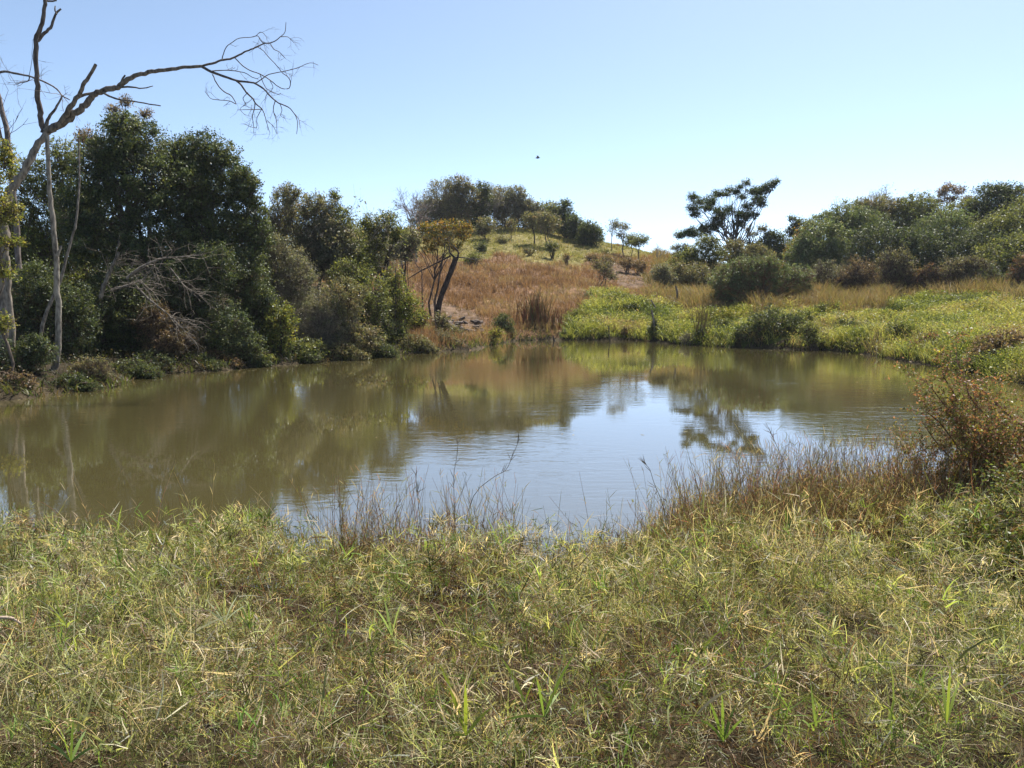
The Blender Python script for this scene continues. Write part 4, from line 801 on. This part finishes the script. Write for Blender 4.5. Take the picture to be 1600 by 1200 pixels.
def near_grass():
    rng = np.random.default_rng(321)
    def blades(b, n, L, Wd, el, els, depth, wts, k=4, droop=.5, pw=.95, tuft=0, mask=None, lift=0., cl=.02):
        x, y, d = near_pts(rng, n * 3 if mask else n, pw=pw)
        if mask: q = rng.random(len(x)) < mask(x, y, d); x, y, d = x[q][:n], y[q][:n], d[q][:n]
        g = terrain(x, y); hm = hummock(x, y); e_ = sstep((d + .1) / 1.1); hm = hm * e_ + (.12 + .3 * hm) * (1 - e_); dp = rng.random(len(x)) ** 1.4 * depth
        col = gcols(rng, x, y, len(x), wts); z = g + hm * (1 - dp) + lift
        if tuft:   # leaves radiating from one shoot share its place and colour
            m = max(1, len(x) // tuft); i = rng.integers(m, size=len(x)); j = rng.normal(size=(3, len(x))) * cl
            x, y, d, z = x[i] + j[0], y[i] + j[1], d[i], z[i] + j[2]; col = col[i] * rng.uniform(.82, 1.2, (len(x), 1))
        n = len(x); az = rng.random(n) * 2 * np.pi; e = np.radians(rng.normal(el, els, n)); ln = L * rng.uniform(.5, 1.4, n) * np.clip(.75 + y * .05, 0, 1.3)
        dr = np.stack([np.cos(az) * np.cos(e), np.sin(az) * np.cos(e), np.sin(e)], 1)
        t = np.linspace(0, 1, k)[None, :, None]; bend = rng.normal(size=(n, 1, 3)) * .16; bend[:, :, 2] -= droop * rng.random((n, 1))
        pts = np.stack([x, y, z], 1)[:, None] + (dr[:, None] * t + bend * t * t) * ln[:, None, None]
        sd = norm(np.cross(dr, rng.normal(size=(n, 3)) + np.array([0, 0, .6])))
        tp = np.clip(1.12 - np.linspace(0, 1, k) ** 2, .1, 1) if k > 2 else np.array([1, .3])
        w_ = Wd * rng.uniform(.6, 1.3, (n, 1)) * np.clip(y / 4.2, .85, 1.6)[:, None] * tp[None]
        b.ribbons(pts, sd, w_, col)
    b = Buf()
    brown = lambda x, y, d: np.clip(sstep((x - .6) / 1.2) * sstep((2.0 - d) / 1.4) + sstep((.62 - d) / .4) * ((x > -1.4) & (x < .1)) + .5 * sstep((fbm(x, y, 1.1, 3) - .56) / .14), 0, 1)
    blades(b, 50000, .07, .0030, 25, 34, 1.0, dict(straw=.8, pale=.6, olive=.9, brown=2.6, grey=.3, rust=.9), 3, .35)
    blades(b, 32000, .20, .0021, 14, 28, 1.0, dict(straw=1.5, pale=.6, brown=1.7, rust=1.0, grey=.5), 4, .25)
    blades(b, 170000, .062, .0034, 38, 30, .7, dict(pale=1.7, olive=1.3, green=.7, straw=1.2, brown=.5, grey=.4), 3, .4, tuft=9, cl=.018)
    blades(b, 72000, .10, .0038, 58, 20, .7, dict(pale=1.5, olive=1.2, green=.9, lime=.35, straw=1.0, brown=.5), 4, .45, tuft=8, cl=.015)
    blades(b, 7000, .15, .0075, 58, 20, .5, dict(lime=.8, green=.6, pale=1.2, straw=.6), 4, .5, tuft=6, cl=.012)
    blades(b, 2500, .13, .006, 10, 28, .2, dict(straw=2., grey=1., brown=.6), 4, .3)
    blades(b, 22000, .24, .0024, 68, 13, .7, dict(rust=1.1, brown=1.5, straw=1.6, olive=1.2, pale=.6), 4, .2, mask=brown)
    blades(b, 16000, .07, .0034, 40, 30, .3, dict(rust=1.2, brown=1.4, straw=1.2, olive=1.2), 3, .3, mask=brown, lift=.08, tuft=5, cl=.04)
    print('near', b.n)
    tag(b.build('meadow_grass', M_GRASS), kind='stuff')
    # flowering stalks with side leaves along the water's edge
    b = Buf(); n = 5200; x, y, d = near_pts(rng, 60000, 5.2, 8.3); keep = (d < .75 + .5 * (x > 1)) & (d > -.15)
    den = np.interp(x, [-6, -2.9, -2.3, -1.9, -1.5, -1.25, -1.0, -.1, .05, .4, 1.0, 1.5, 2.6, 4.5, 6], [.4, .5, .9, 1.2, .7, 2.4, 2.6, 1.9, 1.1, .8, 1.3, 1.9, 1.9, 1.5, 1.2])
    keep &= rng.random(len(x)) < den * .34; x, y, d = x[keep], y[keep], d[keep]; n = len(x); g = np.maximum(terrain(x, y), -.05)
    H = rng.gamma(5, .072, n) * np.interp(x, [-6, -2.4, -1.5, -1.2, -.6, .1, .3, 1, 1.6, 3, 6], [.6, .9, .8, 1.3, 1.45, 1.2, .8, .8, 1.35, 1.5, 1.4]); H = (H * rng.uniform(.6, 1.35, n)).clip(.1, .9)
    dr = np.stack([rng.normal(size=n) * .16, rng.normal(size=n) * .16, np.ones(n)], 1); t = np.linspace(0, 1, 4)[None, :, None]
    bd = rng.normal(size=(n, 1, 3)) * [.12, .12, .02]; base = np.stack([x, y, g], 1)
    pts = base[:, None] + (dr[:, None] * t + bd * t * t) * H[:, None, None]
    stc = np.array([(.40, .22, .17), (.40, .30, .20), (.30, .27, .14), (.50, .42, .28), (.24, .17, .12)]); c = stc[rng.integers(5, size=n)] * rng.uniform(.7, 1.2, (n, 1))
    b.tubes(pts, np.array([[.0019, .0017, .0014, .0009]]) * rng.uniform(.7, 1.3, (n, 1)), 3, c)
    m = 6; i = np.repeat(np.arange(n), m); tt = rng.uniform(.25, 1, len(i))[:, None]
    p0 = base[i] + (dr[i] * tt + bd[i, 0] * tt * tt) * H[i, None]; a = rng.random(len(i)) * 2 * np.pi; e = np.radians(rng.normal(52, 16, len(i)))
    dd = np.stack([np.cos(a) * np.cos(e), np.sin(a) * np.cos(e), np.sin(e)], 1); L = rng.uniform(.03, .11, (len(i), 1))
    q = np.stack([p0, p0 + dd * L * .55, p0 + dd * L - [0, 0, .006]], 1)
    lc = c[i].copy(); gr = rng.random(len(i)) < .4; lc[gr] = np.array((.17, .18, .07)) * rng.uniform(.7, 1.3, (gr.sum(), 1))
    b.ribbons(q, norm(np.cross(dd, rng.normal(size=dd.shape))), np.array([[.0030, .0036, .0008]]) * np.ones((len(i), 1)), lc)
    tag(b.build('stalk_grass', M_GRASS), kind='stuff')
near_grass()
def litter():
    rng = np.random.default_rng(5); b = Buf(); n = 700; i = rng.integers(len(POND), size=n); t = rng.random((n, 1)); A = POND[i]; B2 = np.roll(POND, -1, 0)[i]
    q = A + (B2 - A) * t; cen = np.array([1., 20.]); q = q + norm(cen - q) * (np.abs(rng.normal(size=(n, 1))) * .5 + .1); q = np.column_stack([q, np.full(n, .006)])
    q[:120, :2] = cen + rng.normal(size=(120, 2)) * [6, 7]; ok = pond_d(q[:, 0], q[:, 1]) < -.05; q = q[ok]
    a = rng.random(len(q)) * 6.28; L = rng.uniform(.015, .05, len(q)); d = np.stack([np.cos(a), np.sin(a), 0 * a], 1) * L[:, None]; s = np.stack([-np.sin(a), np.cos(a), 0 * a], 1)
    b.ribbons(np.stack([q - d, q, q + d], 1), s, np.array([[.008, .025, .006]]) * np.ones((len(q), 1)), pick(rng, [(.3, .27, .18), (.2, .17, .08), (.16, .17, .06)], len(q)))
    tag(b.build('floating_litter', M_GRASS), kind='stuff')
litter()
def stalk(label, pts, Yd, col=(.14, .12, .09), r=.75, arms=9):
    rt, base, rng = traced('seed_stalk', label, 'grass stalk', Yd, [(pts, r, r * .5, 0.05)], col, 5, 'stem')
    b = Buf(); w_ = np.array([P(a, c, Yd) for a, c in pts]); out = []
    for k in range(arms):
        i = rng.integers(len(w_) // 2, len(w_)); s = w_[i] + (w_[i - 1] - w_[i]) * rng.random() * .4; d = norm(norm(w_[i] - w_[i - 1]) + rng.normal(size=3) * .45)
        out.append((np.array([s, s + d * .04, s + d * .08 + [0, 0, .004]]), np.array([.0016, .0022, .0007])))
    put(b, out, 4, np.array(col) * .8, rng); b.build('seed_head', M_BARK, rt, base)
stalk('tall straight dry stalk standing highest over the water left of centre', [(712, 850), (710, 790), (709, 745), (714, 712), (716, 690)], 6.0)
stalk('tall dry stalk curving right beside the straight one over the water', [(722, 840), (740, 775), (772, 745), (790, 735), (801, 712), (812, 685)], 6.05)
stalk('single dry stalk with a hooked tip leaning left near the middle of the shore', [(1042, 835), (1036, 790), (1022, 755), (1016, 735), (1008, 724)], 6.2)
stalk('thin stalk with a dark tip in the reddish tuft left of centre', [(660, 860), (655, 800), (651, 760), (650, 740)], 5.95)
stalk('long thin stalk leaning left over the pale water right of centre', [(1262, 800), (1240, 755), (1222, 715), (1201, 668)], 6.9, r=.9)
stalk('fan topped stalk over the water between the shore grass and the red leaved shrub', [(1278, 820), (1276, 770), (1282, 735), (1288, 712), (1300, 690)], 6.8)

def red_shrub(label, px, pts, Yd, pal, n, leaf, H, seedn=0, group=None):
    """foreground shrub: arching stems given by course, small leaves on fine twigs"""
    rng = nrng(); x = P(px, 700, Yd)[0]; base = np.array([x, Yd, tz(x, Yd)]); root = thing('red_leaved_shrub', label, 'shrub', base, group)
    tb, lb = Buf(), Buf(); ends = []; out = []
    for (tx, ty, dy, dn) in pts:
        tgt = P(tx, ty, Yd + dy)
        s = base + rng.normal(size=3) * [.12, .1, 0]; c = curve(s, tgt, 8, rng, .05, .10)
        tb.tube(c, np.linspace(.011, .004, 8), 5, np.array((.16, .085, .06)) * rng.uniform(.7, 1.2))
        for k in range(int(20 * dn)):
            i = rng.integers(4, 8); d = norm(rng.normal(size=3) * .8 + norm(c[i] - c[i - 1]) * .5)
            grow(rng, c[i], d, rng.uniform(.12, .30), .0028, 2, out, .55, (2, 3), 4)
    put(tb, out, 3, (.15, .08, .06), rng)
    q = np.concatenate([o[0][1:] for o in out]); i = rng.integers(len(q), size=n); pos = q[i] + rng.normal(size=(n, 3)) * .014
    c = pick(rng, pal, n, .3); br = (rng.random((len(q))) * 2.99).astype(int)[i]
    lb.leaves(pos, leaf, c, rng, .3, .5); tb.build('stems', M_BARK, root, base); lb.build('leaves', M_LEAF, root, base)
    if seedn:
        f = Buf(); i = rng.integers(len(q), size=seedn); pf = np.repeat(q[i], 6, 0) + rng.normal(size=(seedn * 6, 3)) * .008
        f.leaves(pf, .022, np.array([(.62, .50, .05)]) * np.ones((len(pf), 1)), rng, .8, .9); f.build('flowers', M_LEAF, root, base)
RM = [(.36, .16, .12), (.30, .14, .09), (.13, .12, .045), (.17, .15, .05), (.10, .11, .04), (.34, .16, .12)]
OG = [(.22, .21, .07), (.17, .18, .055), (.27, .20, .08), (.13, .16, .045), (.25, .16, .08)]
red_shrub('tall red leaved shrub at the right edge with a few yellow flowers', 1560, [(1475, 590, .2, .8), (1450, 645, 0, .6), (1515, 615, .1, .8), (1530, 670, -.2, 1.3), (1550, 660, .2, 1.2), (1590, 690, -.1, 1.2), (1530, 720, .2, 1.3), (1570, 760, -.2, 1.3), (1620, 720, .1, 1), (1600, 800, 0, 1), (1495, 562, .1, .6), (1455, 605, .0, .5), (1445, 665, .1, .4), (1610, 760, 0, 1.2), (1500, 720, .1, .7), (1640, 640, .2, .8), (1540, 800, .1, 1.2)], 6.4, RM + OG, 24000, .025, 1.6, 18)
red_shrub('lower olive leaved shrub left of the tall red leaved one', 1450, [(1420, 740, .1, .9), (1440, 725, 0, .9), (1480, 760, .1, 1), (1400, 790, 0, .8), (1460, 810, -.1, 1), (1500, 800, .1, 1), (1370, 810, .1, .5), (1430, 850, -.2, 1)], 6.5, OG + RM[:2], 14000, .018, 1.0)
red_shrub('shaded leafy shrub filling the right edge below the red leaved one', 1600, [(1560, 830, 0, 1.2), (1600, 800, .1, 1.2), (1540, 880, -.2, 1), (1590, 880, -.3, 1.1), (1640, 850, -.1, 1), (1570, 920, -.2, .8), (1620, 930, -.2, .8)], 4.6, [(.10, .13, .04), (.13, .16, .05), (.19, .13, .07), (.17, .18, .06)], 18000, .024, 1.0)
red_shrub('short reddish weeds among the stalks left of the shrubs', 1310, [(1300, 800, 0, .7), (1330, 790, .1, .7), (1270, 815, 0, .6), (1350, 820, -.1, .7)], 6.6, RM + OG, 2200, .017, .6)
traced('bare_branch', 'bare brown branch sweeping in from the right edge across the red leaved shrub', 'branch', 6.2, [([(1660, 700), (1625, 680), (1590, 660), (1560, 635), (1535, 610)], 2.6, 1.6)], (.17, .09, .06), 7, 'limb', 5, .15)

def on_grass(px, py):
    for Yq in np.arange(1.6, 9, .03):
        q = P(px, py, Yq); s = tz(q[0], q[1]) + float(hummock(q[0], q[1])) + .02
        if q[2] <= s: return Yq
    return 6.
def tuft(label, px, py, Yd, blades, col, name='grass_tuft'):
    """broad-bladed grass tuft; blades: (dx, dy tip in photo px, width m)"""
    rng = nrng(); Y0 = Yd; Yd = on_grass(px, py); base = P(px, py, Yd); base[2] -= .02; b = Buf(); k = 7; t = np.linspace(0, 1, k)[:, None]
    for tx, ty, w_ in blades:
        tip = P(tx, ty, Yd + rng.uniform(-.12, .12)); L = np.linalg.norm(tip - base)
        p = base + (tip - base) * t; p[:, 2] += np.sin(np.pi * t[:, 0]) * L * .07; sd = norm(np.cross(tip - base, [rng.normal() * .35, -1, .35]))
        wd = 1.35 * w_ * (Yd / Y0) * np.array([.35, .8, 1, .95, .75, .45, .05]); c = np.array(col) * rng.uniform(.75, 1.25)
        b.ribbons(p[None], sd[None], wd[None], c[None])
    o = b.build(name, M_GRASS, None, base); tag(o, label, 'grass tuft')
LM = (.30, .38, .06); GN = (.16, .24, .05); SW = (.38, .32, .2)
tuft('lime green tuft of three broad blades in the lower middle of the meadow', 728, 1140, 2.95, [(686, 1036, .011), (727, 1066, .012), (770, 1104, .011), (700, 1150, .007)], LM)
tuft('bright blade pair leaning left just right of the three bladed tuft', 820, 1088, 3.1, [(783, 1027, .012), (836, 1060, .006)], LM)
tuft('green tuft with a long blade leaning right in the lower middle', 850, 1110, 3.0, [(838, 1060, .008), (888, 1040, .010), (900, 1018, .009), (876, 1080, .009), (780, 1128, .008)], GN)
tuft('single yellow broad leaf standing up right of centre', 1236, 905, 4.5, [(1246, 880, .03)], (.42, .42, .10))
tuft('pale green arching tuft left of centre', 612, 985, 3.7, [(600, 935, .009), (628, 940, .006), (585, 950, .006)], (.27, .36, .14))
tuft('drooping pale tuft with fine arching blades in the left meadow', 350, 965, 3.8, [(318, 935, .005), (330, 930, .005), (350, 925, .005), (372, 930, .005), (322, 952, .005), (385, 945, .005)], (.33, .38, .22))
tuft('spiky green tuft left of the brown hollow', 390, 975, 3.8, [(375, 945, .007), (388, 938, .007), (402, 945, .007), (412, 960, .006), (372, 962, .006)], GN)
tuft('green tuft at the bottom left corner of the meadow', 110, 1180, 2.7, [(90, 1130, .010), (115, 1120, .010), (135, 1140, .009), (70, 1160, .008), (150, 1165, .008)], GN)
tuft('upright lime blades near the right bottom corner', 1480, 1120, 3.1, [(1470, 1050, .009), (1485, 1040, .009), (1500, 1060, .008), (1455, 1080, .008)], LM)
tuft('green blade cluster in the lower right meadow', 1130, 1150, 2.9, [(1105, 1090, .009), (1128, 1085, .009), (1150, 1100, .009), (1165, 1120, .008), (1095, 1125, .008)], GN)
tuft('straw blades lying across the grass right of the lime tuft', 1090, 1105, 3.0, [(1142, 1076, .009), (1060, 1085, .007)], SW, 'dry_tuft')
tuft('curled straw leaf arching over the middle of the meadow', 845, 930, 4.0, [(790, 925, .006), (862, 955, .006), (820, 908, .005)], SW, 'dry_tuft')
traced('dead_log', 'short pale piece of dead wood lying in the grass at the left edge', 'dead wood', on_grass(5, 966), [([(-20, 966), (8, 965), (22, 968), (32, 974)], 3.6, 2.2, .05)], (.42, .34, .28), 8, 'wood')

# faint haze in the air over the pond
hb = Buf(); a_ = np.array([[-160, -12, -3.], [160, -12, -3], [160, 150, -3], [-160, 150, -3], [-160, -12, 24], [160, -12, 24], [160, 150, 24], [-160, 150, 24]])
hb.add(a_, np.array([[0, 3, 2, 1], [4, 5, 6, 7], [0, 1, 5, 4], [1, 2, 6, 5], [2, 3, 7, 6], [3, 0, 4, 7]]), np.ones((6, 3)))
hm_, t_, o_ = mat_new('haze_air'); pv = t_.nodes.new('ShaderNodeVolumePrincipled'); pv.inputs['Density'].default_value = .00022; pv.inputs['Color'].default_value = (.85, .9, 1, 1); pv.inputs['Anisotropy'].default_value = .3
t_.links.new(pv.outputs[0], o_.inputs['Volume'])
tag(hb.build('haze', hm_), kind='stuff')
